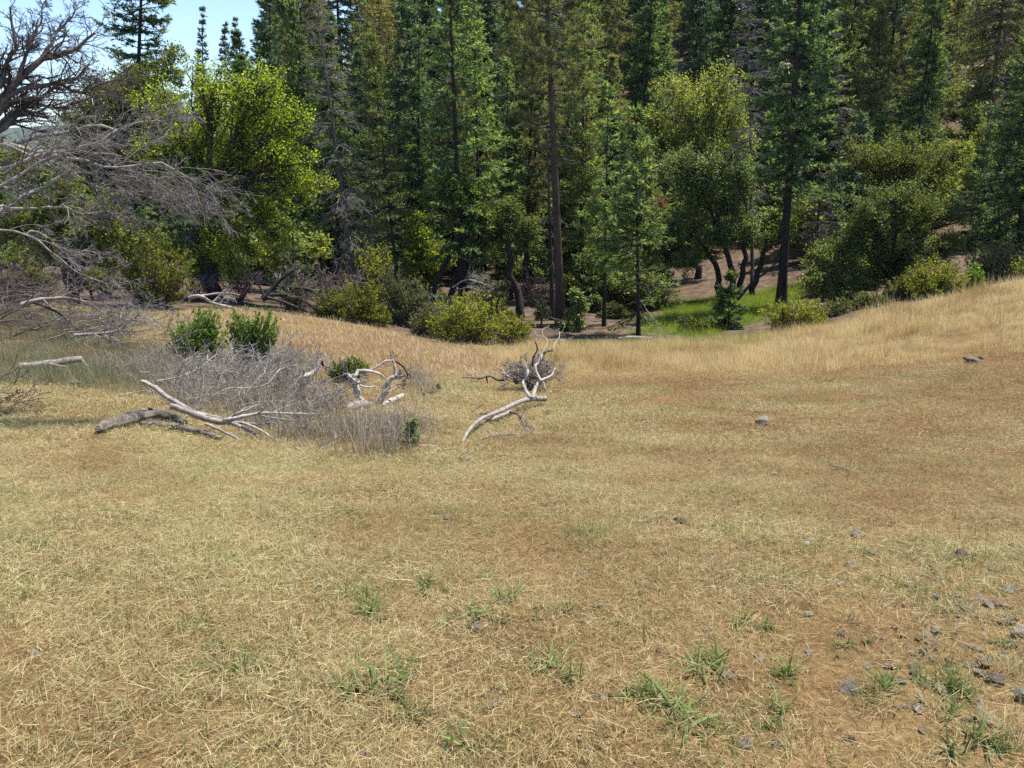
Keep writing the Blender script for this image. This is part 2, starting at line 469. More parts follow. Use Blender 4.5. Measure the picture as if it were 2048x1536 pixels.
def patch(name, mat, specs, seed, spread=.22):
    """specs: list of (count, length range, width range, elevation range deg, bend range, z range)"""
    rng = np.random.default_rng(seed); mb = MB()
    for n, Lr, Wr, Er, Br, Zr in specs:
        p = np.stack([rng.normal(0, spread, n), rng.normal(0, spread, n), rng.uniform(*Zr, n)], -1)
        swath = rng.uniform(0, 2 * math.pi)
        az = np.where(rng.random(n) < .35, rng.normal(swath, .5, n), rng.uniform(0, 2 * math.pi, n))
        ribbons(mb, p, az, np.radians(rng.uniform(*Er, n)), rng.uniform(*Lr, n) * rng.uniform(.6, 1, n), rng.uniform(*Wr, n), rng.uniform(*Br, n), rng)
    return mb.mesh(name, mat)
def scatter(name, meshes, xy, scale, seed, label, cat, tilt=True, zoff=0.0):
    rng = np.random.default_rng(seed)
    n = len(xy); x, y = xy[:, 0], xy[:, 1]
    z = gh(x, y) + zoff
    yaw = rng.uniform(0, 2 * math.pi, n)
    nr = normals(x, y) if tilt else np.tile([0, 0, 1.0], (n, 1))
    # euler XYZ of: yaw about z, then tilt z onto the ground normal
    c, s_ = np.cos(yaw), np.sin(yaw)
    zx = nr; t = np.stack([c, s_, np.zeros(n)], -1)
    xx = nrm(t - zx * (t * zx).sum(1)[:, None]); yy = np.cross(zx, xx)
    ex = np.arctan2(yy[:, 2], zx[:, 2]); ey = np.arcsin(np.clip(-xx[:, 2], -1, 1)); ez = np.arctan2(xx[:, 1], xx[:, 0])
    me = bpy.data.meshes.new(name)
    me.vertices.add(n); me.vertices.foreach_set('co', np.stack([x, y, z], -1).astype(np.float32).ravel())
    a = me.attributes.new('rot', 'FLOAT_VECTOR', 'POINT'); a.data.foreach_set('vector', np.stack([ex, ey, ez], -1).astype(np.float32).ravel())
    a = me.attributes.new('siz', 'FLOAT', 'POINT'); a.data.foreach_set('value', np.asarray(scale, np.float32))
    a = me.attributes.new('pick', 'INT', 'POINT'); a.data.foreach_set('value', rng.integers(0, len(meshes), n).astype(np.int32))
    col = bpy.data.collections.new(name + '_kinds')
    for k_, m_ in enumerate(meshes):
        po = bpy.data.objects.new('%s_kind_%02d' % (name, k_), m_); col.objects.link(po)
    o = bpy.data.objects.new(name, me); COL.objects.link(o)
    tag(o, label, cat, None, 'stuff')
    g = bpy.data.node_groups.new(name + '_scatter', 'GeometryNodeTree')
    g.interface.new_socket('Geometry', in_out='INPUT', socket_type='NodeSocketGeometry')
    g.interface.new_socket('Geometry', in_out='OUTPUT', socket_type='NodeSocketGeometry')
    N = g.nodes; gi = N.new('NodeGroupInput'); go = N.new('NodeGroupOutput')
    iop = N.new('GeometryNodeInstanceOnPoints'); ci = N.new('GeometryNodeCollectionInfo')
    ci.inputs['Collection'].default_value = col
    ci.inputs['Separate Children'].default_value = True; ci.inputs['Reset Children'].default_value = True
    def na(nm, t):
        q_ = N.new('GeometryNodeInputNamedAttribute'); q_.data_type = t; q_.inputs['Name'].default_value = nm
        return next(s_ for s_ in q_.outputs if s_.enabled and s_.name == 'Attribute')
    L = g.links.new
    L(gi.outputs[0], iop.inputs['Points']); L(ci.outputs[0], iop.inputs['Instance'])
    iop.inputs['Pick Instance'].default_value = True
    L(na('pick', 'INT'), iop.inputs['Instance Index']); L(na('rot', 'FLOAT_VECTOR'), iop.inputs['Rotation']); L(na('siz', 'FLOAT'), iop.inputs['Scale'])
    L(iop.outputs[0], go.inputs[0])
    md = o.modifiers.new('scatter', 'NODES'); md.node_group = g
    return o
def grass_mat(name, stops, big=None, trans=.3, nscale=.45, side=0):
    """blade colours by blade, shifted over the field by broad noise"""
    m, nt, b, link = new_mat(name)
    g = nt.nodes.new('ShaderNodeNewGeometry'); oi = nt.nodes.new('ShaderNodeObjectInfo')
    ad = nt.nodes.new('ShaderNodeMath'); ad.operation = 'ADD'; link(g.outputs['Random Per Island'], ad.inputs[0]); link(oi.outputs['Random'], ad.inputs[1])
    fr = nt.nodes.new('ShaderNodeMath'); fr.operation = 'FRACT'; link(ad.outputs[0], fr.inputs[0])
    r = ramp(nt, stops); link(fr.outputs[0], r.inputs[0]); col = r.outputs[0]
    if big:
        n = noise(nt, link, nscale, 4, .6, g.outputs['Position'])
        fac = n.outputs[0]
        if side:
            sx = nt.nodes.new('ShaderNodeSeparateXYZ'); link(g.outputs['Position'], sx.inputs[0])
            ma = nt.nodes.new('ShaderNodeMath'); ma.operation = 'MULTIPLY_ADD'; ma.use_clamp = False; link(sx.outputs[0], ma.inputs[0]); ma.inputs[1].default_value = side; link(fac, ma.inputs[2]); fac = ma.outputs[0]
        r2 = ramp(nt, big); link(fac, r2.inputs[0])
        col = mixc(nt, link, 1, col, r2.outputs[0], 'MULTIPLY')
    link(col, b.inputs['Base Color']); b.inputs['Roughness'].default_value = .6; b.inputs['Specular IOR Level'].default_value = .3
    tr = nt.nodes.new('ShaderNodeBsdfTranslucent'); link(col, tr.inputs['Color'])
    mx = nt.nodes.new('ShaderNodeMixShader'); mx.inputs[0].default_value = trans
    link(b.outputs[0], mx.inputs[1]); link(tr.outputs[0], mx.inputs[2]); link(mx.outputs[0], nt.nodes['Material Output'].inputs['Surface'])
    return m
G = {}
G['straw'] = grass_mat('mown_straw', [(0, (.17, .12, .060)), (.18, (.34, .255, .125)), (.45, (.49, .395, .205)), (.78, (.66, .575, .355)), (.88, (.40, .38, .18)), (1, (.22, .26, .09))],
                       [(.30, (.98, 1.03, .88)), (.42, (1.06, 1.04, .96)), (.52, (.93, .86, .76)), (.66, (.74, .58, .46))], side=.012)
G['long_straw'] = grass_mat('long_straw', [(0, (.33, .35, .15)), (.25, (.46, .40, .20)), (.6, (.64, .55, .31)), (1, (.76, .69, .45))])
G['tall'] = grass_mat('tall_dry_grass', [(0, (.42, .30, .14)), (.3, (.68, .54, .28)), (.8, (.88, .76, .46)), (1, (.46, .42, .18))],
                      [(.36, (1.05, 1.03, 1.0)), (.50, (.96, .92, .84)), (.62, (.66, .57, .44))], .4, .8)
G['orange'] = grass_mat('russet_grass', [(0, (.33, .23, .115)), (.5, (.52, .39, .215)), (.8, (.64, .52, .31)), (1, (.90, .84, .68))],
                        [(.36, (1.05, 1.03, 1.0)), (.55, (.95, .90, .82)), (.70, (.78, .72, .6))], .3, .5)
G['green'] = grass_mat('green_blades', [(0, (.070, .115, .024)), (.5, (.145, .205, .050)), (1, (.27, .31, .10))], None, .4)
G['lush'] = grass_mat('lush_grass', [(0, (.13, .20, .018)), (.5, (.24, .32, .028)), (1, (.36, .40, .06))], None, .5)
G['sage'] = grass_mat('grey_green_grass', [(0, (.09, .10, .055)), (.5, (.17, .18, .095)), (1, (.30, .28, .16))], None, .3)
G['brush'] = grass_mat('dry_stalks', [(0, (.12, .095, .080)), (.45, (.24, .195, .165)), (.75, (.36, .305, .26)), (.9, (.44, .39, .32)), (1, (.20, .20, .10))], None, .1)

prng = np.random.default_rng(11)
def wedge(n, y0, y1, side=.86, pad=.8):
    """random places in the part of the meadow between y0 and y1 metres ahead"""
    y = np.sqrt(prng.uniform(y0 ** 2, y1 ** 2, n)); x = prng.uniform(-1, 1, n) * (y * side + pad)
    return np.stack([x, y], -1)
def keep(xy, inside=(), outside=()):
    x, y = xy[:, 0], xy[:, 1]
    m_ = np.ones(len(xy), bool)
    for p_ in inside: m_ &= inpoly(x, y, p_)
    for p_ in outside: m_ &= ~inpoly(x, y, p_)
    return xy[m_]
# mown straw, fine near the viewer and coarser farther off
near_kinds = [patch('straw_patch', G['straw'], [
    (190, (.02, .085), (.0011, .0024), (-8, 30), (-.6, 1.2), (.004, .024)),
    (130, (.02, .06), (.0011, .0022), (30, 88), (-.3, 1.4), (0, .010)),
    (12, (.07, .16), (.0012, .0022), (-4, 24), (-.8, 1.0), (.012, .034))], 20 + s_) for s_ in range(7)]
xy = wedge(3500, 1.2, 8.2)
w = vnoise(xy[:, 0] * .8 + 5, xy[:, 1] * .8, 9)
right = np.clip((xy[:, 0] / xy[:, 1] - .05) * 1.6, 0, 1)
xy = xy[(prng.random(len(xy)) < np.clip(.92 + w * .9 - .35 * right, .25, 1))]
ROCKY = ground_poly([(1700, 1130), (2120, 1090), (2200, 1430), (1930, 1420), (1820, 1330), (1640, 1260)])
xy = xy[~inpoly(xy[:, 0], xy[:, 1], ROCKY) | (prng.random(len(xy)) < .42)]
scatter('mown_grass', near_kinds, xy, prng.uniform(.8, 1.25, len(xy)), 31, 'short mown dry straw covering the near meadow', 'dry grass')
mid_kinds = [patch('straw_patch_coarse', G['straw'], [
    (120, (.03, .10), (.0025, .005), (-8, 30), (-.5, .9), (.004, .03)),
    (120, (.03, .07), (.003, .006), (35, 88), (-.2, .9), (0, .008))], 40 + s_, .3) for s_ in range(6)]
xy = keep(wedge(9000, 7.2, 24), (), (TALL, WOODS, SLOPE, SAGE))
w = vnoise(xy[:, 0] * .6 + 5, xy[:, 1] * .6, 9)
xy = xy[prng.random(len(xy)) < np.clip(.85 + w * .8, .3, 1)]
scatter('mown_grass', mid_kinds, xy, prng.uniform(.8, 1.3, len(xy)), 32, 'short cropped dry grass on the farther meadow', 'dry grass')
# loose long stalks raked over the left foreground
long_kinds = [patch('long_stalks', G['long_straw'], [(16, (.08, .30), (.0009, .0020), (-3, 22), (-.7, .8), (.012, .04))], 50 + s_, .25) for s_ in range(6)]
xy = wedge(620, 1.2, 9)
lw = np.clip(.35 - .8 * xy[:, 0] / xy[:, 1] - .1 + vnoise(xy[:, 0] * 1.1, xy[:, 1] * 1.1, 14) * 1.3, .02, 1)
xy = xy[prng.random(len(xy)) < lw]
scatter('loose_straw', long_kinds, xy, prng.uniform(.7, 1.2, len(xy)), 33, 'long loose straw stalks lying over the left foreground', 'straw')
# stubble crowns: rooted clumps that the mower left
clump_kinds = [patch('stubble_clump', G['straw'], [(60, (.03, .085), (.0014, .003), (40, 88), (-.1, 1.1), (0, .004)), (16, (.06, .14), (.0012, .0026), (0, 40), (-.2, .6), (.01, .03))], 120 + s_, .035) for s_ in range(5)]
xy = wedge(5200, 1.2, 11)
cw = vnoise(xy[:, 0] * 1.3, xy[:, 1] * 1.3, 31)
xy = xy[cw > -.12]
scatter('stubble_clumps', clump_kinds, xy, prng.uniform(.6, 1.25, len(xy)), 41, 'rooted clumps of cut straw stubble in the near meadow', 'dry grass')
# fine green blades coming through
gr_kinds = [patch('green_patch', G['green'], [(26, (.03, .10), (.0016, .0038), (35, 88), (.1, 1.0), (0, .006))], 60 + s_, .09) for s_ in range(5)]
xy = wedge(8200, 1.2, 14)
gw = vnoise(xy[:, 0] * .9, xy[:, 1] * .9, 21) + .5 * vnoise(xy[:, 0] * 2.6, xy[:, 1] * 2.6, 22) - .12 * np.clip(xy[:, 0] / xy[:, 1], 0, 1)
xy = keep(xy[gw > .0], (), (BRUSH,))
x2 = wedge(3600, 1.2, 6.5)
g2 = vnoise(x2[:, 0] * 2.2, x2[:, 1] * 2.2, 41) + .5 * vnoise(x2[:, 0] * 6, x2[:, 1] * 6, 42)
xy = np.vstack([xy, x2[g2 > .22]])
scatter('green_grass', gr_kinds, xy, prng.uniform(.6, 1.2, len(xy)), 34, 'sparse green grass blades coming up through the straw', 'green grass')
# tall standing dry grass on the right-hand slope
tall_kinds = [patch('tall_tuft', G['tall'], [(40, (.16, .44), (.003, .007), (58, 90), (-.1, .8), (0, .01)), (18, (.10, .26), (.003, .007), (15, 70), (0, .9), (0, .01)), (7, (.34, .5), (.004, .010), (70, 90), (.1, .6), (0, .01))], 70 + s_, .17) for s_ in range(6)]
xy = keep(wedge(26000, 13, 31, .95, 1), (TALL,))
w = vnoise(xy[:, 0] * .45, xy[:, 1] * .9, 17)
xy = xy[prng.random(len(xy)) < np.clip(.85 + w, .35, 1)]
scatter('tall_dry_grass', tall_kinds, xy, prng.uniform(.5, 1.0, len(xy)) * np.clip(.9 + vnoise(xy[:, 0] * 1.1, xy[:, 1] * 1.6, 18) * 1.3, .35, 1.5), 35, 'tall standing pale dry grass on the slope rising to the right', 'dry grass', False)
# russet cropped grass on the left-hand rise
or_kinds = [patch('russet_tuft', G['orange'], [(44, (.07, .18), (.004, .009), (40, 90), (-.1, .8), (0, .01))], 80 + s_, .2) for s_ in range(6)]
xy = keep(wedge(15000, 12, 31, .9, 1), (SLOPE,))
scatter('russet_grass', or_kinds, xy, prng.uniform(.8, 1.4, len(xy)), 36, 'russet dry grass with pale seed heads on the rise at left centre', 'dry grass', False)
# lush green grass in the hollow under the trees
lush_kinds = [patch('lush_tuft', G['lush'], [(44, (.16, .42), (.006, .012), (50, 90), (.1, 1.0), (0, .01))], 90 + s_, .2) for s_ in range(5)]
xy = keep(wedge(16000, 22, 48, .7, 1), (GREENP,))
scatter('lush_grass', lush_kinds, xy, prng.uniform(.7, 1.3, len(xy)), 37, 'bright green grass in the sunlit hollow under the trees', 'green grass', False)
EDGE = ground_poly([(1060, 697), (1250, 693), (1400, 694), (1500, 686), (1580, 672), (1560, 660), (1440, 676), (1250, 684), (1080, 686)])
xy = keep(wedge(9000, 18, 32, .5, 1), (EDGE,))
scatter('edge_grass', lush_kinds[:2] + tall_kinds[:1], xy, prng.uniform(.35, .75, len(xy)), 38, 'green and straw grass along the shaded foot of the trees', 'green grass', False)
# grey-green grass around the left-hand logs
sage_kinds = [patch('sage_tuft', G['sage'], [(46, (.15, .42), (.003, .007), (45, 90), (.0, 1.0), (0, .01))], 100 + s_, .17) for s_ in range(5)]
xy = np.vstack([keep(wedge(11000, 9, 23, .9, 1), (SAGE,)), keep(wedge(3600, 6, 19, .9, 1), (BRUSH,))])
scatter('sage_grass', sage_kinds, xy, prng.uniform(.6, 1.1, len(xy)), 39, 'tall grey-green grass around the fallen logs on the left', 'grass', False)
# dry grey-purple stalks standing among the fallen branches
br_kinds = [patch('stalk_tuft', G['brush'], [(30, (.25, .60), (.0035, .007), (50, 90), (-.3, .4), (0, .01)), (24, (.08, .22), (.003, .005), (10, 70), (-.4, .4), (.1, .42))], 110 + s_, .16) for s_ in range(6)]
xy = np.vstack([keep(wedge(6500, 5.5, 19, .9, 1), (BRUSH,)), keep(wedge(4000, 8, 19, .9, 1), (BRUSHB,))])
scatter('dry_brush', br_kinds, xy, prng.uniform(.55, 1.05, len(xy)), 40, 'grey-purple dry weed stalks standing among the fallen branches', 'dry brush', False)

# ------------------------------------------------------------------ growing wood
def resample(pts, K, jit=0, rng=None):
    """Catmull-Rom through pts, K even points"""
    p = np.asarray(pts, float)
    if len(p) == 2: p = np.array([p[0], (p[0] + p[1]) / 2, p[1]])
    q = np.vstack([2 * p[0] - p[1], p, 2 * p[-1] - p[-2]])
    d = np.concatenate([[0], np.cumsum(np.linalg.norm(np.diff(p, axis=0), axis=1))])
    t = np.linspace(0, d[-1], K); seg = np.clip(np.searchsorted(d, t, 'right') - 1, 0, len(p) - 2)
    u = ((t - d[seg]) / np.maximum(d[seg + 1] - d[seg], 1e-9))[:, None]
    a, b_, c_, e = q[seg], q[seg + 1], q[seg + 2], q[seg + 3]
    out = .5 * (2 * b_ + (c_ - a) * u + (2 * a - 5 * b_ + 4 * c_ - e) * u ** 2 + (3 * b_ - a - 3 * c_ + e) * u ** 3)
    if jit:
        j_ = rng.normal(0, jit, out.shape); j_[0] = 0
        out = out + j_
    return out
def grow(pts, rad, n, lenf, rng, ang=(25, 60), up=0.0, K=5, wob=.25, tmin=.15, tmax=1.0, rf=.6, tip=.35, lens=None, drift=None, flat=1.0):
    """n children along each parent tube; returns their (pts, rad)"""
    B, Kp, _ = pts.shape
    pl = np.linalg.norm(np.diff(pts, axis=1), axis=2).sum(1)
    idx = np.repeat(np.arange(B), n); m = len(idx)
    t = rng.uniform(tmin, tmax, m) * (Kp - 1) * .999
    k_ = np.floor(t).astype(int); u = (t - k_)[:, None]
    p = pts[idx, k_] * (1 - u) + pts[idx, k_ + 1] * u
    T = nrm(pts[idx, k_ + 1] - pts[idx, k_])
    r0 = (rad[idx, k_] * (1 - u[:, 0]) + rad[idx, k_ + 1] * u[:, 0]) * rf * rng.uniform(.7, 1.0, m)
    N_ = nrm(np.cross(T, rng.normal(size=(m, 3)))); a = np.radians(rng.uniform(*ang, m))[:, None]
    d = np.cos(a) * T + np.sin(a) * N_
    d[:, 2] = d[:, 2] * flat + up * .6
    if drift is not None: d = d + np.asarray(drift) * .5
    d = nrm(d)
    L = (lens if lens is not None else pl[idx] * lenf) * (1 - .5 * t / (Kp - 1)) * rng.uniform(.55, 1.25, m)
    out = [p]
    for s_ in range(K - 1):
        p = p + d * (L / (K - 1))[:, None]; out.append(p)
        d = d + rng.normal(0, wob, (m, 3)); d[:, 2] += up * .15
        if drift is not None: d = d + np.asarray(drift) * .2
        d = nrm(d)
    return np.stack(out, 1), r0[:, None] * np.linspace(1, tip, K)[None]
def rand_dirs(n, rng, up=0.0):
    d = rng.normal(size=(n, 3)); d = nrm(d); d[:, 2] += up
    return nrm(d)

# ------------------------------------------------------------------ conifers
def conifer_meshes(H, R, r0, rng, lean=(0, 0), z0=.25, style='fir', nb=None, dens=1.0, needle=(.15, .045), bare_low=0, droop=.35, sway=.0, top_pow=.8, tier=.55):
    """(trunk builder, crown builder) round the origin; heights in metres"""
    tk, cr = MB(), MB()
    K = 14
    zz = np.linspace(0, 1, K)
    ax = np.stack([lean[0] * zz + sway * H * np.sin(zz * 5 + 1) * zz * .01, lean[1] * zz, H * zz], -1)
    ax[:, :2] += np.cumsum(rng.normal(0, .004 * H / 6, (K, 2)), 0) * zz[:, None]
    tr = r0 * .88 * (1 - .93 * zz ** .9) + .35 * r0 * np.exp(-zz * H / .5)
    tk.tubes(ax[None], tr[None], 10)
    nb = int((nb or H * 8) * 1.55)
    t = z0 + (1 - z0) * (1 - rng.random(nb) ** 1.15) ** 1.0
    t = np.clip(np.sort((np.floor(t * H / tier) + .5) * tier / H + rng.normal(0, .085 * tier / H * 2, nb)), z0 * .7, .995)
    k_ = np.clip((t * (K - 1)).astype(int), 0, K - 2); u = (t * (K - 1) - k_)[:, None]
    p0 = ax[k_] * (1 - u) + ax[k_ + 1] * u
    f = (1 - t) / (1 - z0)                     # 1 at the lowest branch, 0 at the top
    L = R * (np.clip(f, 0, 1.2) ** top_pow) * rng.uniform(.55, 1.15, nb) + .12
    low = f > .72
    L = np.where(low, L * rng.uniform(.45, 1.0, nb), L)
    az = rng.uniform(0, 2 * math.pi, nb)
    el = np.radians(np.interp(f, [0, .3, .7, 1.0], [48, 14, -8, -24]) + rng.normal(0, 8, nb))
    if style == 'pine': el = np.radians(np.interp(f, [0, .4, 1.0], [50, 12, -14]) + rng.normal(0, 9, nb))
    KB = 6; pts = [p0]; p = p0
    for s_ in range(KB - 1):
        w = s_ / (KB - 2)
        e = el - droop * (w * (1.3 - w)) + (.55 * w ** 2 if style != 'snag' else -.1 * w)
        d = np.stack([np.cos(az) * np.cos(e), np.sin(az) * np.cos(e), np.sin(e)], -1)
        az = az + rng.normal(0, .07, nb)
        p = p + d * (L / (KB - 1))[:, None]; pts.append(p)
    bp_ = np.stack(pts, 1)
    br = np.clip(.012 * L + .006, .006, .06)[:, None] * np.linspace(1, .3, KB)[None]
    tk.tubes(bp_, br, 4)
    T = nrm(bp_[:, 1:] - bp_[:, :-1])
    live = rng.random(nb) > np.where(f > 1 - bare_low, .85, .05)
    if style in ('fir', 'snag', 'sparse'):
        # side twigs lie in a drooping plane either side of the branch
        per = np.clip((L / .105).astype(int), 4, 28)
        bi = np.repeat(np.arange(nb), per); m = len(bi)
        tt = rng.uniform(.12, 1, m) * (KB - 1) * .999; kk = tt.astype(int); u = (tt - kk)[:, None]
        s0 = bp_[bi, kk] * (1 - u) + bp_[bi, kk + 1] * u
        Tb = T[bi, kk]
        side = nrm(np.cross(Tb, [0, 0, 1.0])) * np.where(rng.random(m) < .5, -1, 1)[:, None]
        d = nrm(Tb * rng.uniform(.5, 1.1, m)[:, None] + side * rng.uniform(.5, 1, m)[:, None] + np.array([0, 0, -1]) * rng.uniform(-.15, .5, m)[:, None])
        tl = (L[bi] * .34 * (1.08 - tt / (KB - 1)) + .10) * rng.uniform(.6, 1.2, m)
        if style == 'snag':
            tl *= 1.15
            mid = s0 + d * (tl * .55)[:, None]
            d2 = nrm(d + np.array([0, 0, -.7]) * rng.uniform(.2, 1, m)[:, None] + rng.normal(0, .2, (m, 3)))
            tw = np.stack([s0, mid, mid + d2 * (tl * .5)[:, None]], 1)
            cr.tubes(tw, np.tile([.007, .005, .003], (m, 1)), 3)
            g1, g1r = grow(tw, np.tile([.006, .005, .003], (m, 1)), 2, .5, rng, (30, 60), -.3, 3, .2, .3)
            cr.tubes(g1, np.maximum(g1r, .0028), 3)
            return tk, cr
        ok = live[bi]; bi, s0, d, tl, m = bi[ok], s0[ok], d[ok], tl[ok], int(ok.sum())
        q = np.clip((tl / .045 * dens).astype(int), 4, 18)
        ti = np.repeat(np.arange(m), q); nn = len(ti)
        w = rng.random(nn)
        base = s0[ti] + d[ti] * (tl[ti] * w)[:, None] + rng.normal(0, .012, (nn, 3))
        base[:, 2] -= .12 * tl[ti] * w * w
        nd = nrm(d[ti] * .8 + rng.normal(0, .5, (nn, 3)) + np.array([0, 0, .1]))
        sd = nrm(np.cross(nd, rng.normal(size=(nn, 3)) + np.array([0, 0, .8])))
        cr.tip = (tt[ok][ti] / (KB - 1) + .25 * w + rng.normal(0, .12, nn)) > .84
        cr.needles(base, nd, sd, rng.uniform(.7, 1.3, nn) * needle[0] * 1.15, rng.uniform(.7, 1.3, nn) * needle[1] * 1.5)
    else:
        # pine: bursts of long needles towards the branch ends
        per = np.clip((L / .13 * dens).astype(int), 3, 18)
        bi = np.repeat(np.arange(nb), per); m = len(bi)
        tt = np.sqrt(rng.uniform(.12, 1, m)) * (KB - 1) * .999; kk = tt.astype(int); u = (tt - kk)[:, None]
        s0 = bp_[bi, kk] * (1 - u) + bp_[bi, kk + 1] * u
        off = rng.normal(0, 1, (m, 3)) * np.array([1, 1, .5]); Tb = T[bi, kk]
        tw_d = nrm(Tb * .8 + nrm(off) * .9 + np.array([0, 0, .25]))
        tl = rng.uniform(.12, .5, m) * np.clip(L[bi] * .5, .3, 1)
        e = s0 + tw_d * tl[:, None]
        tk.tubes(np.stack([s0, (s0 + e) / 2 - np.array([0, 0, .02]), e], 1), np.tile([.009, .007, .005], (m, 1)), 3)
        ok = live[bi]; e, tw_d, m = e[ok], tw_d[ok], int(ok.sum())
        q = 22; ti = np.repeat(np.arange(m), q); nn = len(ti)
        nd = nrm(tw_d[ti] * .75 + rng.normal(0, .6, (nn, 3)) + np.array([0, 0, .12]))
        base = e[ti] - tw_d[ti] * rng.uniform(0, .14, nn)[:, None]
        sd = nrm(np.cross(nd, rng.normal(size=(nn, 3))))
        cr.needles(base, nd, sd, rng.uniform(.6, 1.2, nn) * needle[0], rng.uniform(.7, 1.3, nn) * needle[1] * 1.5)
    return tk, cr
TIPS = {'fir': 'fir_tip', 'fir_light': 'fir_tip', 'fir_blue': 'fir_blue_tip', 'pine_pale': 'fir_tip'}
def add_tips(me, cr, mat):
    if hasattr(cr, 'tip') and mat in TIPS:
        me.materials.append(M[TIPS[mat]])
        me.polygons.foreach_set('material_index', cr.tip.astype(np.int32)); me.update()
    return me
def conifer(name, label, px, Y, top, R, seed, mat='fir', bark='bark_dark', r0=None, extra=None, group=None, cat='tree', **kw):
    rng = np.random.default_rng(seed)
    b_ = base_at(px, Y); t_ = P(top[0], top[1], Y)
    H = t_[2] - b_[2]
    root = thing(name, b_, label, cat, group)
    tk, cr = conifer_meshes(H, R, r0 or .012 * H + .02, rng, (t_[0] - b_[0], rng.normal(0, .02 * H)), **kw)
    dead = kw.get('style') == 'snag'
    tk.v[0] = tk.v[0] - np.array([0, 0, .15]) * (tk.v[0][:, 2:3] < .05)
    tk.build('trunk', M[bark], root, smooth=True)
    co = cr.build('twigs' if dead else 'crown', M[mat], root)
    if dead: co['kind'] = 'stuff'
    add_tips(co.data, cr, mat)
    if extra: extra(root, H, R, rng)
    return root

# ------------------------------------------------------------------ broad-leaved trees and shrubs
def broadleaf_meshes(C, Rr, rng, r0=.16, nleaf=9000, size=.085, stems=None, clump=.42, depth=1.0, wig=.10, bare=0.0, up=.35):
    C = np.asarray(C, float); Rr = np.asarray(Rr, float)
    tk, cr = MB(), MB()
    mean = (C * (Rr ** 2)[:, None]).sum(0) / (Rr ** 2).sum()
    low = C[:, 2].min()
    fork = np.array([mean[0] * .35, mean[1] * .2, max(low * .35, mean[2] * .28)])
    ends = []
    for st in stems or [[(0, 0, -.15), tuple(fork)]]:
        st = np.array(st, float)
        pp = resample(st, 9, .012 * max(mean[2], .5), rng); pp[0] = st[0]
        tk.tubes(pp[None], np.linspace(r0 * 1.15, r0 * .66, 9)[None], 9)
        ends.append(pp[-1])
    ends = np.array(ends)
    csum = Rr ** 2; csum = csum / csum.sum()
    LP = []; LD = []; CL = []
    for i_ in range(len(C)):
        e = ends[np.argmin(np.linalg.norm(ends - C[i_], axis=1))]
        mid = e * .5 + C[i_] * .5 + np.array([0, 0, .12]) * np.linalg.norm(C[i_] - e) + rng.normal(0, .06, 3) * Rr[i_]
        lim = resample([e, mid, C[i_] - np.array([0, 0, .15 * Rr[i_]])], 8, wig * Rr[i_] * .5, rng); lim[0] = e
        rl = r0 * .42 * min(math.sqrt(max(csum[i_] * len(C), .3)), 1.3)
        tk.tubes(lim[None], np.linspace(rl, rl * .3, 8)[None], 6)
        nc = int(np.clip(16 + 12 * Rr[i_] / max(Rr.mean(), .01), 14, 34))
        d = rand_dirs(nc, rng, .12); rc = clump * Rr[i_]
        cc = C[i_] + d * (Rr[i_] * rng.uniform(.02, 1.0, nc) ** .45)[:, None] * np.array([1, depth, .9])
        k_ = rng.integers(3, 8, nc); s0 = lim[k_]
        md = s0 * .45 + cc * .55 + rng.normal(0, wig, (nc, 3)) * Rr[i_] + np.array([0, 0, .05]) * Rr[i_]
        sub = np.stack([s0, s0 * .7 + md * .3, md, md * .4 + cc * .6, cc], 1)
        sr = np.tile(np.linspace(rl * .24, rl * .07, 5), (nc, 1))
        tk.tubes(sub, sr, 4)
        nt_ = 9
        g1, g1r = grow(sub, sr, nt_, 1, rng, (25, 80), up, 4, .25, .35, 1.0, .6, .4, lens=np.full(nc * nt_, rc * 1.35))
        tk.tubes(g1, np.clip(g1r, .003, .014), 3)
        q = max(1, int(round(nleaf * csum[i_] * 1.25 / (nc * nt_))))
        for _ in range(q):
            w = rng.uniform(.1, 1.0, len(g1)) * 2.999; kk = w.astype(int); u = (w - kk)[:, None]
            ii = np.arange(len(g1))
            LP.append(g1[ii, kk] * (1 - u) + g1[ii, kk + 1] * u); LD.append(nrm(g1[ii, kk + 1] - g1[ii, kk])); CL.append(np.full(len(g1), rc))
    LP = np.vstack(LP); LD = np.vstack(LD); CL = np.concatenate(CL)
    if bare:
        k_ = rng.random(len(LP)) > bare; LP, LD, CL = LP[k_], LD[k_], CL[k_]
    n = len(LP)
    p_ = LP + rng.normal(0, .17, (n, 3)) * CL[:, None]
    d = nrm(LD * .4 + rng.normal(0, .7, (n, 3)) + np.array([0, 0, .1]))
    up_ = nrm(rng.normal(0, .6, (n, 3)) + np.array([0, 0, .8])); sd = nrm(np.cross(d, up_))
    cr.leaves(p_, d, sd, size * 1.25 * rng.uniform(.65, 1.3, n), size * 1.25 * rng.uniform(.45, .8, n))
    return tk, cr
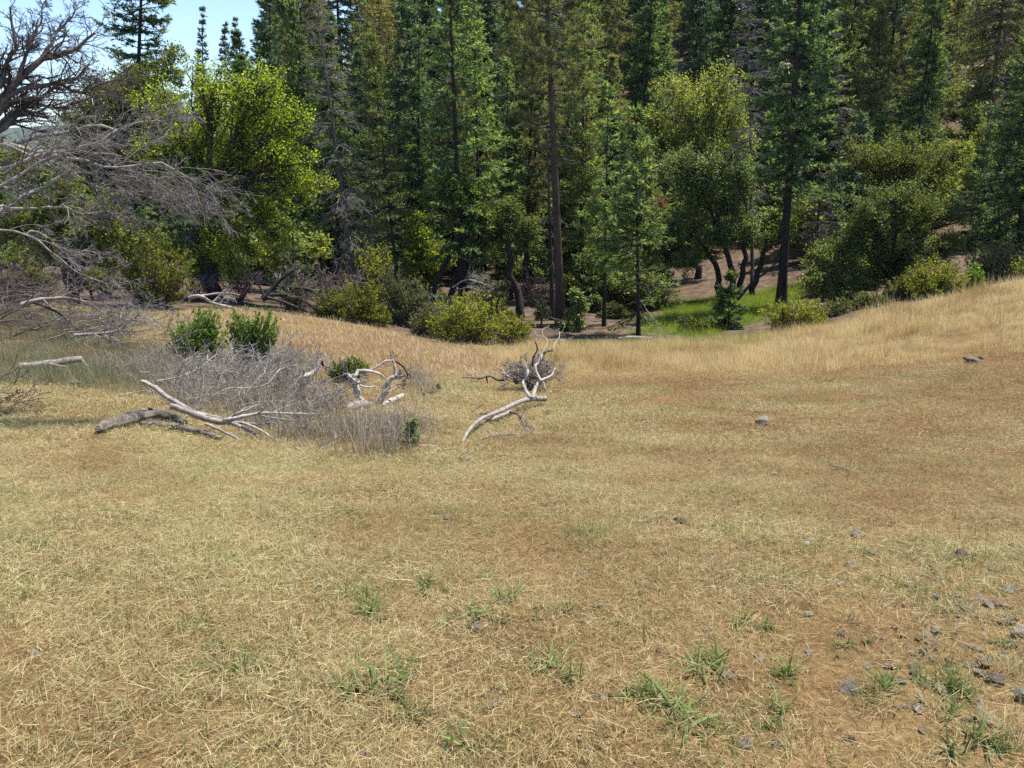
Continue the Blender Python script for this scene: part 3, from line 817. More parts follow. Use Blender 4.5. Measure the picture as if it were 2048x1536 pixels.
def shoot_meshes(C, Rr, rng, nleaf, size, n=150, base_r=.12, r0=.014):
    """a shrub of many stems fanning out of the ground, leafy along their upper parts"""
    C = np.asarray(C, float); Rr = np.asarray(Rr, float)
    tk, cr = MB(), MB()
    w = Rr ** 2; w = w / w.sum()
    pick = rng.choice(len(C), n, p=w)
    e = C[pick] + rand_dirs(n, rng, .25) * (Rr[pick] * rng.uniform(.3, 1.08, n) ** .5)[:, None]
    b0 = np.stack([rng.normal(0, base_r, n) + e[:, 0] * .18, rng.normal(0, base_r, n) + e[:, 1] * .18, np.full(n, -.08)], -1)
    md = b0 * .45 + e * .55 + np.array([0, 0, .10]) * Rr.mean() + rng.normal(0, .10, (n, 3)) * Rr.mean()
    u = np.linspace(0, 1, 8)[None, :, None]
    sp = b0[:, None] * (1 - u) ** 2 + md[:, None] * 2 * u * (1 - u) + e[:, None] * u ** 2
    sp += rng.normal(0, .018, sp.shape) * Rr.mean() * u
    sr = r0 * rng.uniform(.6, 1.3, n)[:, None] * np.linspace(1, .25, 8)[None]
    tk.tubes(sp, sr, 4)
    g1, g1r = grow(sp, sr, 8, 1, rng, (20, 60), .35, 4, .22, .42, 1.0, .6, .4, lens=np.repeat(Rr[pick], 8) * .55)
    tk.tubes(g1, np.clip(g1r, .0025, .02), 3)
    P_, D_ = [], []
    q = max(1, int(nleaf * 1.2 / (n * 8)))
    ii = np.arange(len(g1))
    for _ in range(q):
        t_ = rng.uniform(.1, 1, len(g1)) * 2.999; kk = t_.astype(int); f = (t_ - kk)[:, None]
        P_.append(g1[ii, kk] * (1 - f) + g1[ii, kk + 1] * f); D_.append(nrm(g1[ii, kk + 1] - g1[ii, kk]))
    P_ = np.vstack(P_); D_ = np.vstack(D_); m = len(P_)
    keep_ = rng.random(m) < .9; P_, D_ = P_[keep_], D_[keep_]; m = len(P_)
    d = nrm(D_ * .7 + rng.normal(0, .6, (m, 3)) + np.array([0, 0, .35]))
    sd = nrm(np.cross(d, rng.normal(size=(m, 3))))
    cr.leaves(P_ + rng.normal(0, .02, (m, 3)) * Rr.mean(), d, sd, size * 1.15 * rng.uniform(.6, 1.3, m), size * rng.uniform(.45, .8, m))
    return tk, cr
def shoot_shrub(name, label, px, Y, blobs, seed, leaf, nleaf, size, bark='bark_grey', n=150, base_r=.12, r0=.014, cat='shrub'):
    rng = np.random.default_rng(seed)
    b_ = base_at(px, Y); C = []; Rr = []
    for bl in blobs:
        C.append(P(bl[0], bl[1], Y + rng.uniform(-.5, .5) * bl[2] * Y / FPX)); Rr.append(bl[2] * Y / FPX * 1.08)
    root = thing(name, b_, label, cat)
    tk, cr = shoot_meshes(np.array(C) - b_, Rr, rng, nleaf, size, n, base_r, r0)
    tk.build('stems', M[bark], root, smooth=True); cr.build('foliage', M[leaf], root)
    return root
def broadleaf(name, label, px, Y, blobs, seed, leaf='oak_bright', bark='bark_dark', r0=.16, nleaf=9000, size=.085, cat='tree', group=None, **kw):
    """blobs: (px, py, radius px[, depth]) outline of the crown in the photograph, turned into round volumes at that distance"""
    rng = np.random.default_rng(seed)
    b_ = base_at(px, Y)
    C = []; Rr = []
    for bl in blobs:
        yy = bl[3] if len(bl) > 3 else Y + rng.uniform(-.6, .6) * bl[2] * Y / FPX
        C.append(P(bl[0], bl[1], yy)); Rr.append(bl[2] * Y / FPX)
    root = thing(name, b_, label, cat, group)
    tk, cr = broadleaf_meshes(np.array(C) - b_, Rr, rng, r0, nleaf, size, **kw)
    sm = cat in ('shrub', 'sapling')
    tk.build('stems' if sm else 'trunk', M[bark], root, smooth=True)
    cr.build('foliage' if sm else 'crown', M[leaf], root)
    return root

# ---- the big trees at the edge of the wood, left to right
broadleaf('oak_tree', 'big bright yellow-green oak with a black leaning trunk at left', 430, 27,
  [(330,215,62),(425,180,66),(520,180,62),(585,240,48),(300,290,50),(400,290,70),(490,290,75),(570,320,60),(640,372,34),(600,400,40),(420,390,62),(500,420,62),(560,470,42),(430,480,55),(500,510,36),(350,360,50),(470,545,30),(390,530,34)],
  101, 'oak_bright', 'dead_dark', .27, 30000, .070, clump=.5, stems=[[(0,0,-.2), (-.15,0,1.0), (-.45,0,2.1), (.1,.1,3.4)]])
broadleaf('olive_tree', 'olive-green broad-leaved tree behind the bare limbs, left of the bright oak', 215, 36,
  [(205,190,52),(160,235,52),(250,170,48),(215,270,60),(290,150,38),(340,115,36),(150,300,50),(300,220,40)], 102, 'oak_olive', 'bark_dark', .2, 15000, .09)
broadleaf('live_oak', 'gnarled live oak with a forked black trunk behind the grey brush at far left', 150, 23,
  [(60,420,52),(130,450,42),(205,430,60),(270,470,46),(30,330,60),(120,370,44),(230,520,34),(90,510,40),(20,470,46)], 103, 'oak_olive', 'dead_dark', .17, 8000, .085,
  stems=[[(0,0,-.15),(-.08,0,.7),(-.05,0,1.4),(-.1,0,2.2)], [(.08,0,.35),(.22,0,.9),(.45,.1,1.6),(.75,.1,2.1)]], bare=.15)
conifer('fir_tree', 'broad dark fir with layered boughs standing against the sky at upper left', 262, 44, (285,-230), 3.3, 104, 'fir', z0=.22, nb=150, droop=.25, dens=1.1, needle=(.17,.045), top_pow=.6)
conifer('fir_tree', 'thin dark fir spire alone against the sky above the bright oak', 408, 70, (405,18), 1.5, 105, 'fir_blue', z0=.1, needle=(.2,.06), dens=.8)
conifer('fir_tree', 'short blue-green fir right of the thin spire, left of a close pair', 450, 72, (448,40), 1.7, 106, 'fir_blue', z0=.1, needle=(.2,.06), dens=.8)
conifer('fir_tree', 'pointed fir right beside the short blue-green fir against the sky', 478, 70, (470,38), 1.6, 107, 'fir', z0=.1, needle=(.2,.06), dens=.8)
conifer('fir_tree', 'tall narrow blue-green fir at the right edge of the sky gap', 540, 52, (525,-60), 2.1, 108, 'fir_blue', z0=.1, needle=(.18,.05))
conifer('dead_conifer', 'tall grey dead conifer leaning left with bare drooping twigs, left of centre', 715, 30, (622,-60), 1.75, 109, 'twig_grey', 'bark_grey', .17, style='snag', z0=.12, nb=135, droop=.5, top_pow=.55)
conifer('young_fir', 'small dark young fir standing behind the bright oak and grey snag', 586, 31, (585,385), 1.1, 110, 'fir', z0=.05)
conifer('pine_tree', 'slender pale-green young pine with a thin straight trunk, right of the grey snag', 802, 31, (742,80), 1.75, 111, 'pine_pale', 'bark_dark', .10, style='sparse', z0=.14, nb=150, dens=.75, droop=.2, needle=(.14,.034), top_pow=.6)
conifer('fir_tree', 'light green fir left of the dark twin firs', 836, 42, (838,55), 1.9, 112, 'fir_light', z0=.12, needle=(.16,.042))
conifer('fir_tree', 'dark fir with golden cones on its top, behind the pale young pine', 795, 47, (795,-90), 2.1, 113, 'fir_blue', z0=.15, needle=(.17,.045), dens=1.2,
  extra=lambda root, H, R, rng: (lambda mb, n: (mb.needles(np.stack([rng.normal(-.25, .75, n), rng.normal(-.6, .5, n), H * rng.uniform(.66, .96, n)], -1), rand_dirs(n, rng, -.3), rand_dirs(n, rng), rng.uniform(.12, .24, n), rng.uniform(.06, .11, n)), mb.build('cones', M['golden'], root)))(MB(), 2600))
conifer('fir_tree', 'left one of the dark twin firs left of the thick pine', 925, 32, (893,-210), 2.05, 114, 'fir', z0=.16, r0=.17, dens=1.1)
conifer('fir_tree', 'right one of the dark twin firs with the lighter crown', 962, 33, (948,-20), 1.75, 115, 'fir_light', z0=.22, r0=.14)
conifer('pine_tree', 'tall pine with a thick straight grey-brown trunk near the centre', 1122, 30, (1078,-430), 2.0, 116, 'pine', 'bark_pine', .215, style='pine', z0=.34, nb=120, needle=(.24,.016), droop=.3, bare_low=.12, top_pow=.4)
conifer('dead_conifer', 'thin blackened conifer stem close beside the thick pine', 1106, 31.5, (1092,250), .9, 117, 'twig_brown', 'dead_dark', .13, style='snag', z0=.3, nb=40, droop=.5)
conifer('fir_tree', 'slim fir between the thick pine and the small drooping fir', 1208, 30, (1216,170), 1.35, 118, 'fir_light', z0=.2, r0=.09)
conifer('young_fir', 'young fir with drooping lower boughs at the edge of the meadow', 1277, 27, (1270,222), 1.75, 119, 'fir_light', 'bark_dark', .085, z0=.10, nb=125, droop=.75, dens=.8, bare_low=.25, top_pow=.65)
broadleaf('maple_tree', 'pale yellow-green broad-leaved tree above the grey-green madrone', 1395, 46,
  [(1345,170,38),(1380,210,52),(1440,165,46),(1465,230,46),(1335,265,46),(1410,285,55),(1475,290,42),(1300,240,30),(1290,320,40)], 120, 'maple', 'bark_dark', .2, 17000, .105, clump=.5)
broadleaf('madrone_tree', 'grey-green madrone with several dark trunks, left of the big dark fir', 1465, 38,
  [(1360,330,46),(1420,330,50),(1385,400,56),(1450,400,46),(1350,460,40),(1430,475,50),(1375,530,32),(1480,350,40),(1490,450,36)], 121, 'madrone', 'bark_dark', .15, 19000, .095, clump=.5,
  stems=[[(0,0,-.2),(-.1,0,1.2),(-.5,0,2.4),(-1.0,0,3.4)], [(.35,.2,-.2),(.5,.2,1.4),(.45,.2,3.4)], [(.75,0,-.2),(1.05,0,1.2),(1.5,.1,2.9)], [(-.5,.3,-.2),(-.9,.3,1.6),(-1.5,.3,2.6)]])
conifer('dead_conifer', 'grey dead conifer top with bare twigs, left of the big dark fir', 1505, 39, (1490,-30), 1.8, 122, 'twig_grey', 'bark_grey', .12, style='snag', z0=.3, nb=110, droop=.5, top_pow=.5)
conifer('fir_tree', 'big dark fir with a thick black trunk, right of centre', 1562, 33.5, (1615,-330), 2.35, 123, 'fir', 'bark_dark', .245, z0=.28, nb=150, droop=.3, dens=1.15, top_pow=.5, tier=.75)
conifer('dead_conifer', 'grey bare conifer top just right of the big dark fir', 1680, 47, (1672,20), 1.6, 124, 'twig_grey', 'bark_grey', .1, style='snag', z0=.3, nb=80, droop=.5)
conifer('pine_tree', 'tall grey-green pine with a slim trunk at upper right', 1738, 52, (1812,-240), 2.6, 125, 'pine', 'bark_dark', .17, style='pine', z0=.40, nb=120, needle=(.26,.022), droop=.3, top_pow=.5)
conifer('pine_tree', 'thinner pine leaning beside the tall grey-green pine at upper right', 1716, 51, (1768,20), 1.8, 126, 'pine', 'bark_dark', .12, style='pine', z0=.42, nb=80, needle=(.26,.022), droop=.3)
conifer('pine_tree', 'sparse pine with drooping boughs and a leaning trunk at far right', 1952, 45, (2022,-260), 3.0, 127, 'pine', 'bark_pine', .22, style='sparse', z0=.38, nb=140, dens=.7, droop=.8, bare_low=.2, needle=(.18,.04), top_pow=.5)
conifer('fir_tree', 'dark fir with low spreading boughs at the right edge', 2030, 31, (2085,40), 2.6, 128, 'fir', 'bark_dark', .17, z0=.14, nb=130, droop=.4, top_pow=.6)
broadleaf('live_oak', 'round olive live oak behind, under the tall grey-green pine', 1800, 37,
  [(1760,320,52),(1830,300,52),(1890,320,42),(1720,300,36),(1790,370,52),(1860,370,50)], 129, 'oak_olive', 'bark_dark', .2, 14000, .085)
broadleaf('live_oak', 'dense rounded dark live oak in front of the round olive one at right', 1775, 31,
  [(1730,430,52),(1790,400,52),(1850,420,52),(1905,430,38),(1700,490,42),(1770,490,52),(1840,500,52),(1895,500,42),(1745,555,38),(1810,560,36)], 130, 'oak_dark', 'bark_dark', .22, 22000, .072, clump=.46)
broadleaf('live_oak', 'low leafy live oak with bare pale stems beside the big dark fir', 1670, 31,
  [(1640,520,42),(1690,500,42),(1655,570,42),(1715,560,42),(1620,560,30),(1690,600,30)], 131, 'oak_dark', 'bark_grey', .10, 8000, .08)
broadleaf('leaning_oak', 'dark oak with curving leaning trunks left of the twin firs', 868, 32,
  [(900,370,36),(950,395,44),(985,440,40),(860,400,28),(925,440,34)], 132, 'oak_dark', 'dead_dark', .14, 6500, .09,
  stems=[[(-.1,0,-.2),(.0,0,.7),(.45,0,1.9),(1.3,0,3.0)], [(.35,.1,-.2),(.75,.1,.8),(1.2,.1,2.0),(1.8,.1,2.9)]])
broadleaf('leaning_oak', 'thick dark leaning stem among the conifers left of the thick pine', 1045, 32,
  [(990,470,36),(1020,420,34),(1050,460,36)], 133, 'oak_dark', 'dead_dark', .17, 3600, .09,
  stems=[[(0,0,-.2),(-.25,0,1.0),(-.55,0,2.2),(-.6,0,3.0)]])
broadleaf('oak_tree', 'small bright green oak lit by the sun left of the leaning trunks', 838, 34,
  [(830,440,24),(845,480,28),(825,510,26),(870,520,24)], 134, 'oak_bright', 'bark_dark', .07, 2600, .10)
# bare understorey trees behind the front rank
conifer('fir_tree', 'shaded fir deep in the wood between the twin firs and the pine', 1020, 38, (1012,120), 1.9, 135, 'fir_light', z0=.25, needle=(.15,.04))
conifer('fir_tree', 'shaded pine-like fir behind and right of the thick pine', 1170, 40, (1172,150), 2.0, 136, 'pine_pale', z0=.25, style='sparse', dens=.9, needle=(.17,.045))
conifer('dead_conifer', 'bare brown dead fir with broken twigs beside the pale young pine', 757, 33, (742,280), 1.2, 137, 'twig_brown', 'bark_dark', .08, style='snag', z0=.1, nb=60, droop=.4)
conifer('dead_conifer', 'bare brown dead fir in the dark right of the big dark fir', 1628, 39, (1640,330), 1.5, 138, 'twig_brown', 'bark_dark', .12, style='snag', z0=.15, nb=70, droop=.5)
conifer('young_fir', 'dark bushy fir sapling standing in the green hollow', 1456, 28, (1462,552), .75, 139, 'fir', 'bark_dark', .04, z0=.03, nb=70, droop=.3)

# ---- the wooded hillside behind: copies of a few grown trees
kinds = []
for q_, (mt, st, R_m, kw) in enumerate([('fir', 'fir', 2.3, dict(z0=.10, needle=(.2,.06), dens=.9, nb=170, top_pow=.6)), ('fir_light', 'fir', 2.1, dict(z0=.08, needle=(.2,.06), dens=.9, nb=170, top_pow=.6)),
        ('fir_blue', 'fir', 2.2, dict(z0=.12, needle=(.2,.06), dens=.9, nb=170, top_pow=.6)), ('pine', 'pine', 2.6, dict(z0=.3, needle=(.28,.03), nb=120)),
        ('fir_blue', 'fir', 2.6, dict(z0=.25, needle=(.2,.06), dens=.8, droop=.5, nb=160, top_pow=.55)), ('pine_pale', 'sparse', 2.2, dict(z0=.15, needle=(.2,.055), dens=.8, nb=150, top_pow=.6))]):
    rng = np.random.default_rng(300 + q_)
    tk, cr = conifer_meshes(17.0, R_m, .22, rng, (0, 0), style=st, **kw)
    kinds.append((tk.mesh('far_trunk', M['bark_dark'], smooth=True), add_tips(cr.mesh('far_crown', M[mt]), cr, mt)))
rng = np.random.default_rng(309)
tk, cr = conifer_meshes(17.0, 1.7, .17, rng, (.5, 0), style='snag', z0=.12, nb=80, droop=.5, top_pow=.6)
kinds.append((tk.mesh('far_trunk', M['bark_grey'], smooth=True), cr.mesh('far_twigs', M['twig_grey'])))
hill_labels = ['dark fir crowded among others on the hillside behind', 'light green fir among the dark ones on the hillside behind', 'blue-green fir in the shade of the hillside wood',
               'grey-green pine among the firs on the hillside behind', 'bare-stemmed blue-green fir high on the wooded hillside', 'pale loose conifer among the firs on the hillside behind', 'grey dead conifer standing among the hillside firs']
hrng = np.random.default_rng(77)
placed = []
def hill_tree(px, Y, kind, H=None, top=None, wide=1.0):
    b_ = base_at(px, Y)
    if top is not None: H = P(px, top, Y)[2] - b_[2]
    s_ = H / 17.0
    r = thing('hillside_pine' if kind == 3 else 'hillside_fir', b_ - np.array([0, 0, .3]), hill_labels[kind], 'tree', ['dark firs on the hillside', 'light green firs on the hillside', 'blue-green firs in the hillside wood', 'pines on the hillside', 'bare-stemmed firs high on the hillside', 'pale conifers on the hillside', 'grey dead conifers on the hillside'][kind])
    r.rotation_euler = (hrng.normal(0, .03), hrng.normal(0, .03), hrng.uniform(0, 6.28)); r.scale = (s_ * wide, s_ * wide, s_)
    for nm, me in zip(('trunk', 'twigs' if kind == 6 else 'crown'), kinds[kind]):
        o = bpy.data.objects.new(nm, me); COL.objects.link(o); o.parent = r
    placed.append((b_[0], b_[1]))
cands = []
for row, (Y0, Y1, n) in enumerate([(37, 44, 22), (44, 54, 30), (54, 66, 34), (66, 80, 36), (80, 105, 44), (105, 128, 60)]):
    for _ in range(n * 6):
        cands.append((hrng.uniform(540, 2140), hrng.uniform(Y0, Y1), row))
count = {}
lim = {0: 12, 1: 19, 2: 24, 3: 30, 4: 46, 5: 60}
for px, Y, row in cands:
    if count.get(row, 0) >= lim[row]: continue
    if 1835 < px < 1905 and Y < 95: continue            # the gap that shows the dirt road
    if 1290 < px < 1720 and Y < 52: continue
    if 1330 < px < 1560 and 50 <= Y < 62: continue
    if px > 1640 and Y < 48: continue
    if px < 640 and Y < 50: continue
    b_ = base_at(px, Y)
    if any((b_[0] - a) ** 2 + (b_[1] - c_) ** 2 < (1.7 + .012 * Y) ** 2 for a, c_ in placed): continue
    kd = int(hrng.choice(7, p=[.23, .23, .16, .11, .07, .13, .07]))
    H = hrng.uniform(11, 19) if row < 2 else hrng.uniform(13, 25)
    if row == 0: H = hrng.uniform(8, 14)
    if px < 620: H = min(H, 13 + (px - 540) * .05)
    hill_tree(px, Y, kd, H, wide=hrng.uniform(.85, 1.2)); count[row] = count.get(row, 0) + 1
# lower trees closing the view at the left, below the sky
for px, Y, kd, top in ((40,60,0,330),(95,64,2,300),(150,58,1,280),(-40,62,2,340),(190,66,0,230),(345,60,2,118),(385,66,0,135),(425,64,1,120),(500,62,0,100),(300,62,1,170),(-90,60,0,300),(520,66,2,60),(560,60,0,-40),(580,68,2,-30),(240,64,2,200),(610,62,1,-120)):
    hill_tree(px, Y, kd, top=top, wide=1.35)
# the lone trunk in front of the road cut
conifer('pine_tree', 'lone dark-trunked pine standing before the dirt road at upper right', 1857, 72, (1872,-120), 2.2, 140, 'pine', 'bark_dark', .28, style='pine', z0=.5, nb=90, needle=(.28,.03))

# young firs and leafy bushes that close the gaps between the trunks
ukinds = []
for q_, (mt, R_m, kw) in enumerate([('fir_light', 1.9, {}), ('fir', 1.8, {}), ('fir_blue', 2.0, {})]):
    rng = np.random.default_rng(320 + q_)
    tk, cr = conifer_meshes(7.0, R_m, .07, rng, z0=.02, nb=95, dens=.9, needle=(.2, .06), top_pow=.75)
    ukinds.append(('young_fir', 'young fir filling the gaps between the trunks on the hillside', 'tree', 'young firs between the trunks', 7.0, tk.mesh('young_trunk', M['bark_dark'], smooth=True), add_tips(cr.mesh('young_crown', M[mt]), cr, mt)))
for q_, (mt, sz) in enumerate([('oak_olive', .16), ('madrone', .16), ('oak_dark', .15), ('maple', .16)]):
    rng = np.random.default_rng(330 + q_)
    C = [(rng.normal(0, .9), rng.normal(0, .9), rng.uniform(1.2, 3.8)) for _ in range(8)]
    tk, cr = broadleaf_meshes(C, rng.uniform(.8, 1.25, 8), rng, .09, 5200, sz)
    ukinds.append(('hillside_bush', 'leafy broad-leaved bush among the conifers on the hillside', 'bush', 'leafy bushes on the hillside', 4.6, tk.mesh('bush_stems', M['bark_dark'], smooth=True), cr.mesh('bush_leaves', M[mt])))
urng = np.random.default_rng(91)
uplaced = []
for Y0, Y1, n_, hs in ((35, 42, 17, (.5, .85)), (42, 52, 34, (.7, 1.25)), (52, 66, 42, (.8, 1.5)), (66, 84, 44, (.9, 1.6)), (84, 110, 40, (1, 1.8))):
    got = 0
    for _ in range(n_ * 8):
        if got >= n_: break
        px = urng.uniform(-60, 2130); Y = urng.uniform(Y0, Y1)
        if 1835 < px < 1910 and 70 < Y: continue
        if 1290 < px < 1640 and Y < 50: continue
        if px < 560 and Y < 42: continue
        b_ = base_at(px, Y)
        if any((b_[0] - a) ** 2 + (b_[1] - c_) ** 2 < (1.2 + .012 * Y) ** 2 for a, c_ in uplaced + placed): continue
        kd = ukinds[int(urng.choice(7, p=[.17, .17, .14, .16, .14, .14, .08]))]
        s_ = urng.uniform(*hs) * (.75 if px < 560 else 1)
        r = thing(kd[0], b_ - np.array([0, 0, .1]), kd[1], kd[2], kd[3])
        r.rotation_euler = (0, 0, urng.uniform(0, 6.28)); r.scale = (s_ * urng.uniform(.9, 1.3), s_ * urng.uniform(.9, 1.3), s_)
        for nm, me in zip(('trunk', 'crown'), kd[5:]):
            o = bpy.data.objects.new(nm, me); COL.objects.link(o); o.parent = r
        uplaced.append((b_[0], b_[1])); got += 1

# ------------------------------------------------------------------ shrubs along the edge of the meadow
def shrub_stems(n, spread, h, rng):
    return [[(rng.normal(0, .04), rng.normal(0, .04), -.1), (rng.normal(0, spread * .4), rng.normal(0, spread * .3), h * .5), (rng.normal(0, spread), rng.normal(0, spread * .6), h)] for _ in range(n)]
_sr = np.random.default_rng(5)
def shrub(name, label, px, Y, blobs, seed, leaf, nleaf, size, bark='bark_grey', cat='shrub', r0=.035, h=.5, spread=.3, n=None, **kw):
    if cat != 'shrub' or 'dark' in name: return shrub_b(name, label, px, Y, blobs, seed, leaf, nleaf, size, bark, cat=cat, r0=r0, h=h, spread=spread, **kw)
    blobs = [(b_[0], b_[1], b_[2] * 1.12) + tuple(b_[3:]) for b_ in blobs]
    return shoot_shrub(name, label, px, Y, blobs, seed, leaf, int(nleaf * 1.35), size, bark, n or int(90 + nleaf / 50), .04 + .006 * Y, .35 * r0)
def shrub_b(name, label, px, Y, blobs, seed, leaf, nleaf, size, bark='bark_grey', r0=.035, n=4, spread=.3, h=.5, cat='shrub', **kw):
    return broadleaf(name, label, px, Y, blobs, seed, leaf, bark, r0, nleaf, size, cat, stems=shrub_stems(n, spread, h, _sr), **kw)
shrub('manzanita_shrub', 'big rounded yellow-green shrub right of the black forked oak trunk', 305, 23.5, [(255,510,34),(300,505,38),(345,530,38),(270,560,40),(320,565,42),(365,565,26),(300,600,30),(345,600,24)], 201, 'manzanita', 7500, .065, h=.7)
shrub('green_shrub', 'fresh green shrub, left of the pair behind the grey brush', 405, 15.2, [(372,640,20),(400,630,18),(428,636,20),(365,672,24),(400,668,26),(435,668,22),(352,690,18),(388,705,22),(425,702,22)], 202, 'shrub_green', 5200, .045, h=.5, r0=.014, clump=.75, up=1.0)
shrub('green_shrub', 'fresh green shrub with a dark base, right of the pair behind the grey brush', 505, 15.0, [(470,640,18),(500,632,18),(530,628,16),(548,640,14),(470,668,22),(505,665,22),(535,660,18),(490,695,20),(520,698,20)], 203, 'shrub_green', 5200, .045, h=.5, r0=.014, clump=.75, up=1.0)
shrub('manzanita_shrub', 'dark green rounded shrub on the left of the shrub row', 728, 25, [(700,600,32),(740,590,28),(745,625,30),(765,640,22),(690,630,24),(725,640,24)], 204, 'manzanita', 4800, .07)
shrub('ceanothus_shrub', 'upright grey-green shrub, second in the shrub row', 805, 26.5, [(785,575,30),(825,580,30),(800,610,34),(850,605,26),(790,645,28),(835,640,26),(770,550,20)], 205, 'shrub_grey', 5200, .07)
shrub('manzanita_shrub', 'broad yellow-green shrub with a dark-stemmed base in the middle of the row', 918, 22, [(900,630,36),(945,620,36),(985,635,34),(905,665,34),(950,660,36),(990,665,30),(880,650,22)], 206, 'manzanita', 8200, .06, 'dead_brown')
shrub('manzanita_shrub', 'low bright yellow-green shrub at the right end of the row', 1022, 22.6, [(1010,645,24),(1045,650,20),(1015,670,24),(1045,668,18)], 207, 'manzanita', 2800, .06)
shrub('manzanita_shrub', 'yellow-topped tall shrub under the grey snag', 745, 29, [(730,500,24),(760,510,22),(745,530,22)], 208, 'manzanita', 2200, .08, h=1.2)
shrub('manzanita_shrub', 'rounded green shrub at the left end of the dry slope, before the big dark fir', 1592, 24.5, [(1545,630,24),(1585,620,26),(1625,625,28),(1600,645,28),(1560,655,22),(1640,645,16),(1570,672,16)], 209, 'manzanita', 5200, .062, 'dead_brown')
shrub('manzanita_shrub', 'wide yellow-green shrub at the crest of the dry slope', 1868, 27.5, [(1835,560,26),(1870,545,30),(1905,555,26),(1885,580,26),(1850,585,24),(1925,580,18)], 210, 'manzanita', 5600, .07)
shrub('green_shrub', 'small bright green shrub right of the wide yellow-green one on the crest', 1952, 28, [(1950,540,15),(1953,560,15),(1948,575,12)], 211, 'shrub_green', 1300, .07, r0=.02, spread=.12)
shrub('ceanothus_shrub', 'grey-green rounded shrub at the right edge of the crest', 1990, 30, [(1970,510,32),(2010,505,32),(1990,540,34),(2030,530,28),(1965,550,24)], 212, 'shrub_grey', 5200, .075)
shrub('manzanita_shrub', 'olive shrub cut by the right edge of the picture', 2050, 27, [(2045,535,22),(2070,540,24),(2060,560,20)], 213, 'manzanita', 1800, .07)
shrub('oak_sapling', 'leafy broad-leaved sapling in front of the thick pine', 1156, 28, [(1150,590,16),(1162,610,18),(1148,630,16),(1158,650,14)], 214, 'madrone', 1300, .10, r0=.02, spread=.06, cat='sapling')
shrub('oak_sapling', 'small pale sapling left of the thick pine foot', 1084, 29, [(1082,612,14),(1092,628,14),(1078,632,12)], 215, 'shrub_grey', 800, .09, r0=.02, spread=.06, cat='sapling')
shrub('oak_sapling', 'dark little oak sapling standing at the front edge of the dry stalks', 822, 7.55, [(826,850,13),(818,868,15),(828,880,13),(818,900,14),(826,912,10)], 216, 'shrub_green', 1500, .024, r0=.007, n=2, spread=.03, h=.25, cat='sapling')
shrub('green_shrub', 'low green shrub behind the white forked branch', 694, 13.4, [(680,735,15),(705,728,15),(725,735,12),(662,742,12)], 217, 'shrub_green', 1500, .045, r0=.012, spread=.12, h=.25)
shrub('green_shrub', 'low dark shrub in the shade left of the green hollow', 1400, 27.5, [(1370,648,18),(1400,650,18),(1425,655,14)], 218, 'oak_dark', 1700, .08, r0=.02)
shrub('ceanothus_shrub', 'pale grey-green low shrub under the leaning oak trunks', 985, 31, [(960,560,20),(1000,570,20),(975,585,18)], 219, 'shrub_grey', 1500, .085)
shrub('green_shrub', 'low leafy shrub at the foot of the dense rounded live oak', 1745, 27.5, [(1720,605,20),(1760,612,22),(1700,618,14)], 220, 'oak_dark', 1800, .075)
for k_, (px, py, r, Y, lf) in enumerate([(1130,655,16,28.5,'oak_dark'),(1680,640,18,27,'oak_dark'),(60,560,40,24,'oak_olive'),(190,555,30,25,'oak_olive'),(20,520,44,25,'oak_olive')]):
    shrub('dark_shrub', ['dark shrub crouched at the foot of the thick pine', 'dark low shrub at the left end of the dry crest', 'olive shrub behind the grey brush left of the black trunk', 'olive shrub right behind the black forked trunk', 'olive shrub at the left edge behind the bare limbs'][k_],
          px, Y, [(px, py, r), (px + r * .8, py + r * .3, r * .7), (px - r * .8, py + r * .3, r * .7)], 230 + k_, lf, int(900 + r * 40), .075)
for k_, (px, py, r, Y) in enumerate([(1230,630,22,33),(1190,615,22,35),(1310,610,24,36),(1000,640,22,32),(880,610,24,34),(1255,590,26,38),(1135,600,20,37)]):
    shrub('dark_shrub', ['dark bush in the shade between the two thin stems right of the thick pine', 'dark bush behind the slim fir right of the thick pine', 'dark bush left of the bright green hollow', 'dark bush behind the bright low shrub end', 'dark bush behind the upright grey-green shrub', 'dark bush deep behind the drooping fir', 'dark bush deep behind the broad-leaved sapling'][k_],
          px, Y, [(px, py, r), (px + r, py + r * .3, r * .8), (px - r, py + r * .3, r * .8), (px + r * .2, py - r * .6, r * .7)], 270 + k_, 'oak_dark', 2200, .09)
